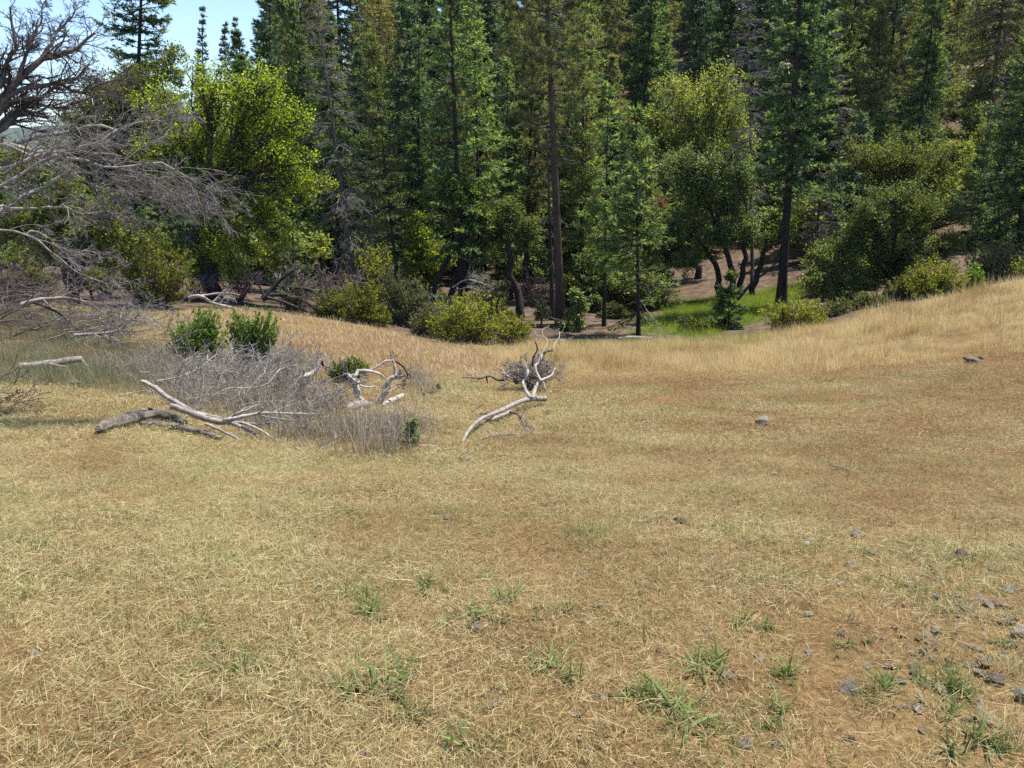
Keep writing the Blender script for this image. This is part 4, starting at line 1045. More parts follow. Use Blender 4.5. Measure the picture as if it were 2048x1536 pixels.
# low understorey through the wood, so that its floor reads broken
for k_, (px, py, r, Y, lf) in enumerate([(1690,360,40,52,'oak_olive'),(1640,420,40,50,'oak_olive'),(1720,200,50,72,'oak_olive'),(1880,230,36,80,'oak_olive'),(1960,300,44,62,'oak_olive'),(2030,260,44,66,'oak_olive'),(1900,190,24,88,'maple'),(880,330,40,50,'oak_olive'),(1050,400,40,48,'oak_olive'),(1230,430,44,44,'oak_dark'),(1180,520,30,42,'oak_dark'),(700,440,40,42,'oak_dark'),(640,470,36,40,'oak_dark'),(1260,360,40,46,'madrone'),(1560,470,34,46,'oak_dark')]):
    lab = ['olive undergrowth bush below the grey bare top at right', 'olive bush low behind the big dark fir', 'large olive bush high on the slope under the upper-right pines', 'olive bush just below the dirt road', 'olive bush left of the far-right leaning pine', 'olive bush at the right edge beside the leaning pine', 'pale green bush beside the dirt road', 'olive bush lit between the pale pine and the twin firs', 'olive bush showing between the twin firs and the thick pine', 'dark leafy tree filling the gap left of the small drooping fir', 'dark leafy bush low between the pine and the drooping fir', 'dark leafy bush behind the grey snag foot', 'dark leafy bush right behind the bright oak', 'grey-green leafy tree behind the top of the drooping fir', 'dark leafy bush behind the foot of the big dark fir'][k_]
    broadleaf('understorey_bush', lab, px, Y, [(px, py, r), (px + r, py + r * .4, r * .8), (px - r, py + r * .4, r * .8), (px + r * .3, py - r * .7, r * .7)], 250 + k_, lf, 'bark_dark', .06, 3000, .13, 'bush')
shrub('ceanothus_shrub', 'grey-green shrub squeezed between the dark green and the broad yellow-green shrubs', 858, 24, [(845,635,24),(870,625,22),(860,655,24),(838,660,20)], 291, 'shrub_grey', 2600, .065)
shrub('manzanita_shrub', 'low olive shrub at the left foot of the shrub row', 662, 25, [(645,605,22),(672,600,22),(660,625,22),(640,628,16)], 292, 'oak_olive', 2400, .065)
shrub('ceanothus_shrub', 'grey-green ragged shrub before the bright oak foot', 590, 25.5, [(575,590,18),(600,585,20),(590,606,18)], 293, 'shrub_grey', 1600, .065)
shrub('manzanita_shrub', 'olive ragged shrub right of the crest shrubs under the live oak', 1815, 28.5, [(1795,575,20),(1820,565,24),(1810,590,20)], 294, 'oak_olive', 2400, .07)
shrub('ceanothus_shrub', 'grey-green low shrub on the dry crest beside the rounded green shrub', 1665, 27, [(1650,622,18),(1680,615,20),(1672,632,16)], 295, 'shrub_grey', 1700, .065)
# the rust-coloured dead bough hanging in the madrone
mb = MB(); rng = np.random.default_rng(9)
p0 = P(1300, 425, 33.5); p1 = P(1345, 395, 33.5)
c_ = resample([p1, (p0 + p1) / 2 + [0, 0, .12], p0], 8)[None]
rb = thing('dead_bough', p1, 'rust-red dead bough hanging between the drooping fir and the madrone', 'branch')
mb.tubes(c_, np.linspace(.03, .008, 8)[None], 4)
mb.build('branch_wood', M['dead_brown'], rb, p1)
g, gr_ = grow(c_, np.linspace(.02, .008, 8)[None], 40, .35, rng, (25, 60), -.2, 3)
mb = MB(); w = rng.random((40 * 40, 1)); ii = np.repeat(np.arange(40), 40)
b_ = g[ii, 0] * (1 - w) + g[ii, 2] * w
mb.needles(b_, rand_dirs(1600, rng, -.4), rand_dirs(1600, rng), np.full(1600, .12), np.full(1600, .03))
mb.build('needles', M['rust'], rb, p1)

# ------------------------------------------------------------------ dead wood
def px_curve(pts, Y, dY=0.0, K=14, jit=0, rng=None, ground=False, lift=0.0):
    """pts: (px, py[, Y]) along a limb; depth runs from Y to Y + dY unless given per point"""
    out = []
    for k_, q in enumerate(pts):
        if ground:
            g_ = on_ground(q[0], q[1]); g_[2] += lift; out.append(g_)
        else:
            yy = q[2] if len(q) > 2 else Y + dY * k_ / max(len(pts) - 1, 1)
            out.append(P(q[0], q[1], yy))
    return resample(out, K, jit, rng)
def dead_thing(name, label, cat, limbs, seed, mat, twig='twig_grey', twigs=(6, 5, 3), len1=.45, up=0.0, drift=None, wob=.22, part='limb', origin=None, sides=8, flutes=True, tw_r=.0022, ang=(20, 55), group=None, rootpart=None):
    """limbs: (curve (K,3), r0, r1[, material, twiggy]); the first is the stem. Each limb is a part; fine twigs are one part"""
    rng = np.random.default_rng(seed)
    origin = np.array(origin if origin is not None else limbs[0][0][0])
    root = thing(name, origin, label, cat, group)
    tws = {}
    for k_, lm in enumerate(limbs):
        tw = tws.setdefault(lm[5] if len(lm) > 5 else twig, MB()); drf = lm[6] if len(lm) > 6 else drift
        cv, ra, rb_ = lm[:3]; mt = lm[3] if len(lm) > 3 and lm[3] else mat; tg = lm[4] if len(lm) > 4 else 1.0
        K = len(cv); mb = MB()
        rad = np.linspace(ra, rb_, K) * (1 + rng.normal(0, .085, K))
        if tg == 0 and cat == 'log': rad *= np.interp(np.linspace(0, 1, K), [0, .07, .16, .9, 1], [.45, .85, 1, .95, .6])
        ph = rng.uniform(0, 6.28); nf = int(rng.integers(3, 6))
        fl = (lambda th, Kk: 1 + .13 * np.sin(nf * th[None, :] + ph + np.linspace(0, 1.5, Kk)[:, None])[None] + .06 * np.sin(7 * th[None, :] + ph - np.linspace(0, .8, Kk)[:, None])[None]) if flutes and ra > .02 else None
        mb.tubes(cv[None], rad[None], sides + (6 if ra > .05 else 0), True, fl)
        nm = (rootpart or 'trunk') if k_ == 0 else part
        mb.build(nm, M[mt], root, origin, True)
        if tg > 0 and twigs[0]:
            g1, r1 = grow(cv[None], rad[None], max(1, int(twigs[0] * tg)), len1, rng, ang, up, 7, wob, .25, 1.0, .55, .4, drift=drf)
            tw.tubes(g1, np.maximum(r1, tw_r * 1.3), 5)
            if twigs[1]:
                g2, r2 = grow(g1, r1, twigs[1], .55, rng, ang, up, 5, wob, .2, 1.0, .6, .4, drift=drf)
                tw.tubes(g2, np.maximum(r2, tw_r * 1.1), 4)
                if twigs[2]:
                    g3, r3 = grow(g2, r2, twigs[2], .6, rng, ang, up, 4, wob, .2, 1.0, .6, .5, drift=drf)
                    tw.tubes(g3, np.maximum(r3, tw_r), 3)
    for tm, tw in tws.items():
        o_ = tw.build('twigs', M[tm], root, origin)
        if o_: o_['kind'] = 'stuff'
    return root

rng = np.random.default_rng(17)
s_ = 1 / 2.926
def Z(pts, oy=0):       # points read off an enlargement of the picture
    return [(a * s_, b * s_ + oy) for a, b in pts]
DT = 9.0
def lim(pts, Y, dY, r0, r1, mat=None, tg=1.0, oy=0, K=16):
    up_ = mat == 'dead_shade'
    return (px_curve(Z(pts, oy), Y, dY, K, .006, rng), r0, r1, mat, tg, 'twig_shade' if up_ else 'twig_grey', (.10, .05, .08) if up_ else (.18, .06, -.14))
bx = on_ground(-190, 830)
stem = resample([bx - [0, 0, .2], P(-170, 640, 8.8), P(-120, 460, 8.9), P(-60, 300, 9.0)], 14)
limbs = [(stem, .17, .11, 'dead_grey', 0)]
root_pt = P(-60, 300, 9.0); root_lo = P(-120, 460, 8.9)
# upper limbs; their backlit darkness against the sky is put into the colours
limbs += [
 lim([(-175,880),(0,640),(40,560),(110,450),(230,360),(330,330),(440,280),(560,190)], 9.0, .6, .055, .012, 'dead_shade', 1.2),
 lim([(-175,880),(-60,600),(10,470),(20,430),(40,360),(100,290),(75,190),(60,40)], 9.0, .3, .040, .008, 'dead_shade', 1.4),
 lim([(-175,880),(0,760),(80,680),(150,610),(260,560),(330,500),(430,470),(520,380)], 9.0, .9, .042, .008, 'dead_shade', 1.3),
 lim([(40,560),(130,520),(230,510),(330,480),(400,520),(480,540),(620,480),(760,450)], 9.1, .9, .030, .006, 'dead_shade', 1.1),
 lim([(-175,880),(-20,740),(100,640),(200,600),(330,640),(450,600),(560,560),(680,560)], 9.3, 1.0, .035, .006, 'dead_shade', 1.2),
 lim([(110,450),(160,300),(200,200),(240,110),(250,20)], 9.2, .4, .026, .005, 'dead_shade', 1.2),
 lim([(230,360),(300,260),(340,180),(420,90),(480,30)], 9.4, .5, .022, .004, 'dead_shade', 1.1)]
# pale sunlit limbs reaching right
limbs += [
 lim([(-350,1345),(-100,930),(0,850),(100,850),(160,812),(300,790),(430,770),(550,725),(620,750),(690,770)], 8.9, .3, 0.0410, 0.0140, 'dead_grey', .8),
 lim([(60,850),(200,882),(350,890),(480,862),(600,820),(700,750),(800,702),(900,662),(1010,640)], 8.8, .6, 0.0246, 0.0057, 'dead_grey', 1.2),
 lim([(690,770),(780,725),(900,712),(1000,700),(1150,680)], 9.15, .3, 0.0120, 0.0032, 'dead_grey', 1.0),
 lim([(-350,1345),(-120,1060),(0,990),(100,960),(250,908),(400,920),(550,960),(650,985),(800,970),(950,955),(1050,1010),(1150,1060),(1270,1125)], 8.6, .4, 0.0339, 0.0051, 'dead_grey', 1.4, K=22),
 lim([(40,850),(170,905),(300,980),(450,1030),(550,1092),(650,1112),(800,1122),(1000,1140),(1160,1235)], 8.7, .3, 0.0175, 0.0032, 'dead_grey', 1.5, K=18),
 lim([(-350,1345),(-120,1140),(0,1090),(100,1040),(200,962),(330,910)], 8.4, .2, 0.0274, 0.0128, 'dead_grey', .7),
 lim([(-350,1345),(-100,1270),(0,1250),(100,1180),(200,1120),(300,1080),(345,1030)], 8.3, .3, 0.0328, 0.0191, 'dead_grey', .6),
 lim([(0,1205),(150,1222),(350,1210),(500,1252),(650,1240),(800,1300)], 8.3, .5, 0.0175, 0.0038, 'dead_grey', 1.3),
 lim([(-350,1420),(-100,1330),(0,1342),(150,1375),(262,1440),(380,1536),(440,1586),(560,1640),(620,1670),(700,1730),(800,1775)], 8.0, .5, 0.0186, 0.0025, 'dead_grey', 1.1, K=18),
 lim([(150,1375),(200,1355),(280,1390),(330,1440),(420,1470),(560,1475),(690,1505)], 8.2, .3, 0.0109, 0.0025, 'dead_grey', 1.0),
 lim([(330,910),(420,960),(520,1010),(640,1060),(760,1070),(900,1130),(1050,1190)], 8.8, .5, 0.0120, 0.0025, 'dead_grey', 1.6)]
dead_thing('dead_tree', 'bare dead tree leaning in from the left edge with pale spreading limbs', 'dead tree', limbs, 401, 'dead_grey', 'twig_pale', (26, 8, 4), .32, 0, (.16, .05, -.03), .27, origin=bx, tw_r=.0015, ang=(15, 60))

# heap of brush under it
def heap(name, label, n, poly_px, lift, Lr, seed, mat, twig, az, cat='brushwood', r=(.006, .02), tw=(4, 3, 2), up=.1, part='branch'):
    rng = np.random.default_rng(seed)
    x0, y0, x1, y1 = poly_px
    limbs = []
    for k_ in range(n):
        g_ = on_ground(rng.uniform(x0, x1), rng.uniform(y0, y1))
        a = np.radians(rng.normal(az, 28)); L = rng.uniform(*Lr); e = np.radians(rng.normal(8, 14))
        z_ = rng.uniform(.05, lift)
        d = np.array([math.cos(a) * math.cos(e), math.sin(a) * math.cos(e), math.sin(e)])
        p_ = [g_ + [0, 0, z_] - d * L * .5, g_ + [0, 0, z_ + rng.normal(.05, .08)], g_ + [0, 0, z_] + d * L * .5]
        p_ = [np.array([q[0], q[1], max(q[2], gz(q[0], q[1]) + .02)]) for q in p_]
        ra = rng.uniform(*r)
        limbs.append((resample(p_, 12, .02, rng), ra, ra * .3))
    return dead_thing(name, label, cat, limbs, seed, mat, twig, tw, .55, up, None, .18, part, flutes=False, sides=5, rootpart=part, tw_r=.0030)
heap('brush_pile', 'tangled grey-brown brush pile at the left edge below the bare limbs', 60, (-120, 600, 150, 690), .75, (1.4, 3.2), 411, 'dead_brown', 'twig_brown', -12, r=(.008, .026))
heap('brush_pile', 'lower mat of thin grey branches in front of the green shrub pair', 40, (150, 650, 330, 715), .45, (1.2, 2.6), 412, 'dead_grey', 'twig_grey', -15, r=(.006, .018))
heap('brush_pile', 'spray of thin pale branches over the dry stalks behind the fallen log', 70, (310, 715, 620, 835), .5, (.5, 1.5), 413, 'dead_grey', 'twig_pale', 22, r=(.003, .009), up=.15)
heap('brush_pile', 'mat of dark twigs lying among the dry stalks in front of the white stump branch', 12, (560, 790, 680, 840), .3, (.6, 1.3), 414, 'dead_brown', 'twig_grey', 8, r=(.004, .009))
heap('brush_pile', 'small heap of brown twigs at the left edge of the near meadow', 10, (-70, 800, 30, 860), .35, (.4, .9), 415, 'dead_brown', 'twig_brown', 30, r=(.003, .007))
# one pale bent branch in the brush at left
dead_thing('fallen_branch', 'pale bent branch with a thick blunt end lying on the left brush pile', 'branch', [
 (px_curve([(44,609),(75,600),(110,597),(130,596),(170,603),(205,625)], 17.0, .5, 14), .055, .015, 'dead_grey'),
 (px_curve([(70,605),(95,615),(120,628),(140,646),(165,670)], 17.0, .2, 10), .03, .01, 'dead_dark'),
 (px_curve([(88,600),(105,617),(140,622),(160,616)], 17.0, .2, 8), .02, .008, 'dead_grey')], 421, 'dead_grey', 'twig_grey', (4, 3, 2), .6)
dead_thing('fallen_branch', 'grey forked branch sticking up right of the left brush pile', 'branch', [
 (px_curve([(150,670),(200,667),(238,660),(265,637),(292,618)], 15.6, .4, 12), .035, .010, 'dead_grey'),
 (px_curve([(238,660),(262,663),(290,661),(320,655)], 15.7, .3, 8), .018, .005, 'dead_brown'),
 (px_curve([(262,640),(280,644),(300,646)], 15.9, .1, 6), .012, .004, 'dead_brown')], 422, 'dead_grey', 'twig_grey', (4, 3, 2), .5)
# grey log with a hollow end at left
gl = on_ground(50, 752)
dead_thing('fallen_log', 'short grey log with a broken blunt end in the grass at far left', 'log', [
 (px_curve([(42,735),(70,733),(105,728),(130,722),(165,718)], 13.2, .25, 14), .085, .05, 'dead_grey'),
 (px_curve([(95,735),(118,744),(140,752),(165,757)], 13.1, .1, 8), .035, .02, 'dead_dark'),
 (px_curve([(100,728),(125,733),(135,735)], 13.0, .1, 6), .03, .016, 'dead_grey')], 423, 'dead_grey', 'twig_grey', (2, 2, 0), .4, origin=gl)
# the fallen log group in the foreground
z4 = lambda pts: [(180 + a * .2539, 680 + b * .2539) for a, b in pts]
lg = on_ground(205, 862)
def low(pts, lift, K=20, jit=.004):
    """curve that lies on the ground under these pixels, lifted a little"""
    out = []
    for q in pts:
        l_ = q[2] if len(q) > 2 else lift
        # shift so that the lifted point still shows at this pixel
        g_ = on_ground(q[0], q[1] + l_ * FPX / 8.0 * .95); g_[2] += l_; out.append(g_)
    return resample(out, K, jit, rng)
dead_thing('fallen_log', 'weathered grooved grey-brown log lying in the foreground grass at left', 'log', [
 (low([(a, b) for a, b in z4([(70,695),(180,655),(330,615),(450,585),(560,578),(660,600),(760,640)])], .09, 26), .060, .052, 'log', 0),
 (low([(a, b) for a, b in z4([(400,650),(520,655),(640,672),(760,700),(880,722),(1040,775)])], .05, 22), .046, .034, 'log', 0),
 (low([(a, b) for a, b in z4([(270,600),(360,560),(460,540),(560,545),(680,590)])], .12, 16), .034, .036, 'log', 0)], 431, 'log', 'twig_grey', (0, 0, 0), origin=lg, part='split_limb', sides=14)
def pc(pts, Y, dY, K=18): return px_curve(z4(pts), Y, dY, K, .003, rng)
dead_thing('fallen_branch', 'long grey branch lying across the grooved log, splitting into thin limbs to the right', 'branch', [
 (pc([(410,325),(500,370),(600,440),(720,520),(850,580),(1000,615),(1100,640)], 9.4, -1.1), .026, .040, 'dead_grey', .2),
 (pc([(640,520),(760,560),(900,615),(1000,640),(1100,640)], 8.35, .0), .035, .035, 'dead_grey', .2),
 (pc([(1080,625),(1200,605),(1350,575),(1500,578),(1650,580),(1820,580)], 8.3, .3), .022, .008, 'dead_white', 1.4),
 (pc([(1090,640),(1200,655),(1320,660),(1450,650)], 8.3, .1), .020, .010, 'dead_grey', 1.2),
 (pc([(1120,655),(1200,690),(1290,735),(1340,770)], 8.2, -.15), .022, .012, 'dead_grey', .6),
 (pc([(910,660),(1000,700),(1100,745),(1200,800),(1290,860)], 8.0, -.2), .018, .011, 'dead_grey', .2),
 (pc([(1200,650),(1350,710),(1450,780),(1600,830)], 8.15, -.2), .012, .005, 'dead_white', 1.5),
 (pc([(1340,600),(1500,620),(1650,640),(1800,690),(1960,740)], 8.4, .1), .011, .004, 'dead_grey', 1.5),
 (pc([(1620,850),(1720,850),(1850,825),(1960,800)], 7.5, .3), .014, .004, 'dead_grey', 1.4),
 (pc([(1640,860),(1720,890),(1830,880),(1920,905),(1960,940)], 7.4, -.1), .016, .006, 'dead_grey', 1.2)], 432, 'dead_grey', 'twig_pale', (6, 4, 2), .45, .02, None, .2, tw_r=.0018)
dead_thing('fallen_branch', 'thin pale branch curving up through the dry stalks behind the fallen log', 'branch', [
 (px_curve(z4([(960,445),(1100,380),(1250,380),(1400,345),(1460,270),(1500,230),(1640,195)]), 10.6, .6, 16), .018, .006, 'dead_white'),
 (px_curve(z4([(530,325),(700,290),(870,220),(930,165),(1000,110)]), 11.5, .5, 12), .02, .005, 'dead_white'),
 (px_curve(z4([(930,165),(925,130),(935,80)]), 11.8, .1, 6), .010, .004, 'dead_white')], 433, 'dead_grey', 'twig_pale', (8, 4, 2), .45, .05, None, .2)
dead_thing('fallen_branch', 'short grey stick lying in the grass left of the long branch', 'branch', [
 (low([(a, b) for a, b in z4([(240,430),(330,405),(420,390),(510,385)])], .05, 10), .016, .010, 'dead_grey', .3)], 434, 'dead_grey', 'twig_grey', (2, 2, 0), .4)
# white branches standing out of the stalks
z5 = lambda pts: [(500 + a * .315, 680 + b * .315) for a, b in pts]
def pw(pts, Y, dY=0, K=12): return px_curve(z5(pts), Y, dY, K, .003, rng)
dead_thing('dead_snag', 'bleached white stump with one bent arm, left of the white fork', 'dead branch', [
 (pw([(308,320),(325,270),(340,230)], 11.6, 0, 8), .065, .045, 'dead_white', .3),
 (pw([(340,235),(395,215),(425,180),(450,120)], 11.6, .2), .045, .024, 'dead_white', .2),
 (pw([(452,130),(470,170),(510,185),(540,230)], 11.8, .2), .024, .012, 'dead_dark', 1.2),
 (pw([(340,230),(345,195),(335,175)], 11.6, 0, 6), .03, .008, 'dead_white', 1.0),
 (pw([(335,260),(370,265),(400,258)], 11.6, 0, 6), .022, .008, 'dead_white', .8)], 441, 'dead_white', 'twig_grey', (6, 4, 2), .6, .1, None, .3)
dead_thing('dead_snag', 'bleached white forked branch rising from a grey stump among the stalks', 'dead branch', [
 (pw([(712,392),(685,345),(672,290),(660,262)], 10.9, .1, 10), .052, .040, 'dead_white', .1),
 (pw([(690,275),(640,240),(625,228)], 10.9, 0, 6), .04, .024, 'dead_white', .3),
 (pw([(630,235),(675,220),(680,195),(740,195),(815,208),(850,240)], 10.9, .3, 14), .028, .014, 'dead_white', .6),
 (pw([(640,230),(615,215),(590,225)], 11, .1, 6), .02, .008, 'dead_white', .8),
 (pw([(695,285),(740,300),(800,295),(850,298)], 10.9, .2, 8), .016, .008, 'dead_white', .8)], 442, 'dead_white', 'twig_grey', (6, 4, 2), .5, .1, None, .3)
dead_thing('dead_snag', 'bleached white curved limb arching over dark twigs, right of the white fork', 'dead branch', [
 (pw([(815,390),(845,345),(870,310),(875,265),(900,240),(965,235)], 11.1, .1, 16), .050, .034, 'dead_white', .1),
 (pw([(955,235),(955,195),(960,180)], 11.2, 0, 6), .03, .014, 'dead_white', .8),
 (pw([(922,225),(920,160),(905,120),(895,75)], 11.3, .1, 10), .024, .008, 'dead_white', .8),
 (pw([(770,195),(820,160),(860,135),(905,130)], 11.6, .1, 8), .02, .014, 'dead_white', .4),
 (pw([(905,130),(950,150),(985,190),(1000,235),(970,265)], 11.5, .1, 10), .018, .008, 'dead_dark', 2.2),
 (pw([(875,330),(910,310),(960,285)], 11, .1, 6), .012, .005, 'dead_white', .8)], 443, 'dead_white', 'twig_brown', (7, 5, 2), .55, 0, None, .35)
def lying(pts, r, K=10):
    out = []
    for q in z5(pts):
        g_ = on_ground(*q); g_[2] += r * .6; out.append(g_)
    return resample(out, K, .003, rng)
dead_thing('fallen_log', 'lumpy grey stump butt at the foot of the white fork', 'log', [(lying([(620,455),(680,435),(740,428),(785,432)], .08), .075, .055, 'dead_grey', 0)], 444, 'dead_grey', twigs=(0, 0, 0))
dead_thing('fallen_log', 'short bleached log lying right of the white arching limb', 'log', [(lying([(845,425),(880,405),(930,385),(972,362)], .05), .04, .05, 'dead_white', 0)], 445, 'dead_white', twigs=(0, 0, 0))
dead_thing('fallen_branch', 'dark curled stick with a black knob near the white arching limb', 'branch', [(lying([(1100,362),(1130,350),(1170,340)], .05), .02, .014, 'dead_dark', 0), (pw([(1165,345),(1178,325),(1180,318)], 11.9, 0, 5), .012, .008, 'dead_white', 0)], 446, 'dead_dark', twigs=(0, 0, 0))
dead_thing('tree_stub', 'black stub standing in the meadow right of the white arching limb', 'stump', [(resample([on_ground(877, 783) - [0, 0, .05], on_ground(877, 783) + [.01, 0, .06], on_ground(877, 783) + [-.02, 0, .13]], 6), .065, .035, 'dead_dark', 0)], 447, 'dead_dark', twigs=(0, 0, 0))  # stub in near-black wood all over
# the fallen branch with upright forks in the middle
z6 = lambda pts: [(900 + a * .14648, 620 + b * .14648) for a, b in pts]
def pm(pts, Y, dY=0, K=12): return px_curve(z6(pts), Y, dY, K, .003, rng)
fo = on_ground(922, 892)
fb = [
 (px_curve([(922,893,7.75),(937,862,8.2),(962,838,8.9),(1000,822,9.8),(1050,800,10.9),(1090,797,11.6)], 8, 0, 22), .018, .044, 'dead_grey', 0),
 (pm([(1085,1190),(1030,1100),(1005,1020),(1000,985),(1050,880),(1075,810)], 11.0, .3, 16), 0.0286, 0.0177, 'dead_white', .1),
 (pm([(1130,1200),(1155,1110),(1180,1030),(1230,970),(1340,920),(1400,870),(1440,780)], 11.0, .5, 18), 0.0313, 0.0082, 'dead_white', .5),
 (pm([(1240,970),(1195,880),(1165,770),(1200,720),(1250,640),(1270,600)], 11.2, .4, 16), 0.0204, 0.0109, 'dead_white', .3),
 (pm([(1250,620),(1320,570),(1410,555)], 11.6, .2, 8), .018, .010, 'dead_dark', .4),
 (pm([(1410,525),(1420,470),(1470,405),(1500,340),(1490,290),(1460,265)], 11.8, .3, 12), 0.0102, 0.0041, 'dead_white', .9),
 (pm([(1500,330),(1550,260),(1570,200),(1540,180)], 12, .1, 8), 0.0068, 0.0027, 'dead_white', .9),
 (pm([(1490,405),(1560,415),(1620,400),(1660,380)], 12, .1, 8), 0.0061, 0.0027, 'dead_white', .9),
 (pm([(1200,720),(1270,560),(1330,470),(1320,390),(1270,360),(1265,270),(1320,235)], 11.5, .5, 14), 0.0102, 0.0034, 'dead_white', .5),
 (pm([(1270,375),(1190,350),(1160,300),(1165,180)], 11.9, .2, 10), 0.0061, 0.0027, 'dead_white', .5),
 (pm([(1055,870),(1045,770),(1060,700)], 11.2, .1, 8), 0.0150, 0.0082, 'dead_white', .6),
 (pm([(1125,760),(1130,650),(1185,560),(1190,500),(1160,430)], 11.3, .1, 12), .014, .010, 'dead_dark', .1),
 (pm([(1270,980),(1290,1040),(1310,1090)], 11.2, -.1, 6), 0.0109, 0.0054, 'dead_white', .1),
 (pm([(830,1390),(600,1480),(450,1530),(300,1560)], 9.6, -.5, 12), .030, .014, 'dead_grey', .2),
 (pm([(820,1390),(920,1420),(980,1490),(1000,1570),(1100,1600)], 9.3, -.5, 10), .018, .006, 'dead_brown', 1.2),
 (pm([(620,1390),(500,1410),(380,1430),(340,1400)], 10.2, .2, 8), .024, .01, 'dead_brown', .3),
 (pm([(300,1390),(370,1340),(440,1290)], 10.5, .1, 6), .012, .006, 'dead_brown', .2),
 (px_curve([(930,890,7.8),(980,872,8.1),(1030,868,8.3),(1080,866,8.5)], 8, 0, 10), .010, .004, 'dead_grey', 1.0)]
dead_thing('fallen_branch', 'long fallen grey branch in mid meadow with bleached upright forks', 'branch', fb, 451, 'dead_grey', 'twig_pale', (6, 4, 2), .4, .1, None, .35, origin=fo, tw_r=.002)
dead_thing('fallen_branch', 'dark arching branch lying left of the bleached upright forks', 'branch', [
 (pm([(920,1000),(860,940),(790,900),(740,950),(640,950),(580,910),(500,900),(440,930),(320,925),(160,920)], 13.4, -.2, 20), .040, .008, 'dead_brown', .5),
 (pm([(850,940),(760,880),(715,810)], 13.3, .1, 8), .024, .008, 'dead_white', .3),
 (pm([(500,905),(505,960),(510,1000)], 13.3, 0, 5), .018, .008, 'dead_dark', .1),
 (pm([(300,900),(270,880),(235,900),(235,940)], 13.3, 0, 6), .008, .005, 'dead_brown', .1)], 452, 'dead_grey', 'twig_brown', (5, 3, 0), .4)
# dry bush around those forks
def dead_bush(name, label, px, Y, w, h, seed, mat='dead_brown', twig='twig_grey', n=22, tw=(4, 4, 2), tw_r=.003):
    rng = np.random.default_rng(seed); b_ = base_at(px, Y); limbs = []
    for k_ in range(n):
        a = rng.uniform(0, 6.28); s2 = rng.uniform(.2, 1)
        e = b_ + [math.cos(a) * w * s2, math.sin(a) * w * .7 * s2, h * rng.uniform(.55, 1) * (1.1 - .4 * s2)]
        limbs.append((resample([b_ + [rng.normal(0, .04), rng.normal(0, .04), -.05], b_ * .5 + e * .5 + [0, 0, .08 * h], e], 9, .012 * h, rng), .012 * max(w, .5), .004))
    return dead_thing(name, label, 'dry bush', limbs, seed, mat, twig, tw, .45, .05, None, .22, 'stem', flutes=False, sides=5, rootpart='stem', tw_r=tw_r)
dead_bush('dry_bush', 'rounded dry grey bush growing round the bleached upright forks', 1060, 13.4, .62, .66, 461, 'dead_grey', 'twig_pale', n=46, tw=(5, 5, 2), tw_r=.0035)
dead_bush('dry_bush', 'purple-grey leafless bush under the right side of the bright oak', 655, 27, 1.7, 2.1, 462, twig='twig_brown', n=30, tw_r=.006)
dead_bush('dry_bush', 'grey leafless bush between the bright oak trunk and the shrub row', 585, 27, 1.5, 1.7, 463, n=26, tw_r=.006)
dead_bush('dry_bush', 'pale leafless bush behind the upright grey-green shrub', 880, 30, 1.3, 1.2, 464, twig='twig_pale', n=20, tw_r=.006)
dead_bush('dry_bush', 'brown leafless thicket among the trunks left of the thick pine', 1068, 36, 1.6, 1.9, 465, twig='twig_brown', n=24, tw_r=.008)
dead_bush('dry_bush', 'grey leafless bush behind the black forked trunk at left', 215, 26, 1.5, 1.3, 466, n=20, tw_r=.006)
dead_bush('dry_bush', 'grey leafless tangle left of the bright oak trunk', 395, 26, 1.0, 1.0, 468, n=22, tw_r=.006)
dead_bush('dry_bush', 'low brown leafless tangle right of the bright oak trunk', 480, 27.5, 1.5, 1.3, 469, twig='twig_brown', n=24, tw_r=.006)
dead_bush('dry_bush', 'brown leafless bush at the far left edge behind the brush pile', 20, 22, 1.5, 1.5, 467, twig='twig_brown', n=24, tw_r=.006)
# dark skeleton shrub and pale branches below the bright oak
dead_thing('dead_shrub', 'fallen blackened shrub skeleton with arching limbs below the bright oak', 'dead shrub', [
 (px_curve([(525,598),(545,585),(575,576),(610,577),(640,590),(660,612)], 25.5, .2, 12), .10, .03, 'dead_dark', 1.2),
 (px_curve([(530,598),(560,560),(580,545),(590,535)], 25.5, .3, 10), .09, .05, 'dead_dark', .7),
 (px_curve([(540,590),(575,590),(605,600),(640,625)], 25.3, -.2, 10), .07, .025, 'dead_dark', 1.4),
 (px_curve([(535,595),(570,605),(600,618),(630,628)], 25.1, -.3, 10), .06, .02, 'dead_dark', 1.4),
 (px_curve([(530,595),(520,575),(505,560),(495,540)], 25.5, .2, 10), .05, .02, 'dead_dark', 1.2),
 (px_curve([(590,535),(575,520),(565,500)], 25.8, .2, 8), .04, .012, 'dead_dark', 1.2)], 471, 'dead_dark', 'twig_brown', (7, 4, 2), .5, .1, None, .3, tw_r=.006)
dead_thing('fallen_branch', 'bleached crooked branches lying at the foot of the bright oak', 'branch', [
 (px_curve([(378,596),(400,592),(425,606),(450,612),(485,620)], 24.6, -.2, 12), .06, .02, 'dead_white', .8),
 (px_curve([(400,592),(425,588),(450,585),(480,590)], 24.7, .1, 10), .035, .012, 'dead_white', 1),
 (px_curve([(425,606),(440,590),(455,575)], 24.6, .2, 8), .03, .012, 'dead_white', 1),
 (px_curve([(440,608),(450,595),(470,598)], 24.5, .1, 8), .028, .01, 'dead_white', 1)], 472, 'dead_white', 'twig_pale', (5, 3, 2), .6, .1, None, .35, tw_r=.006)
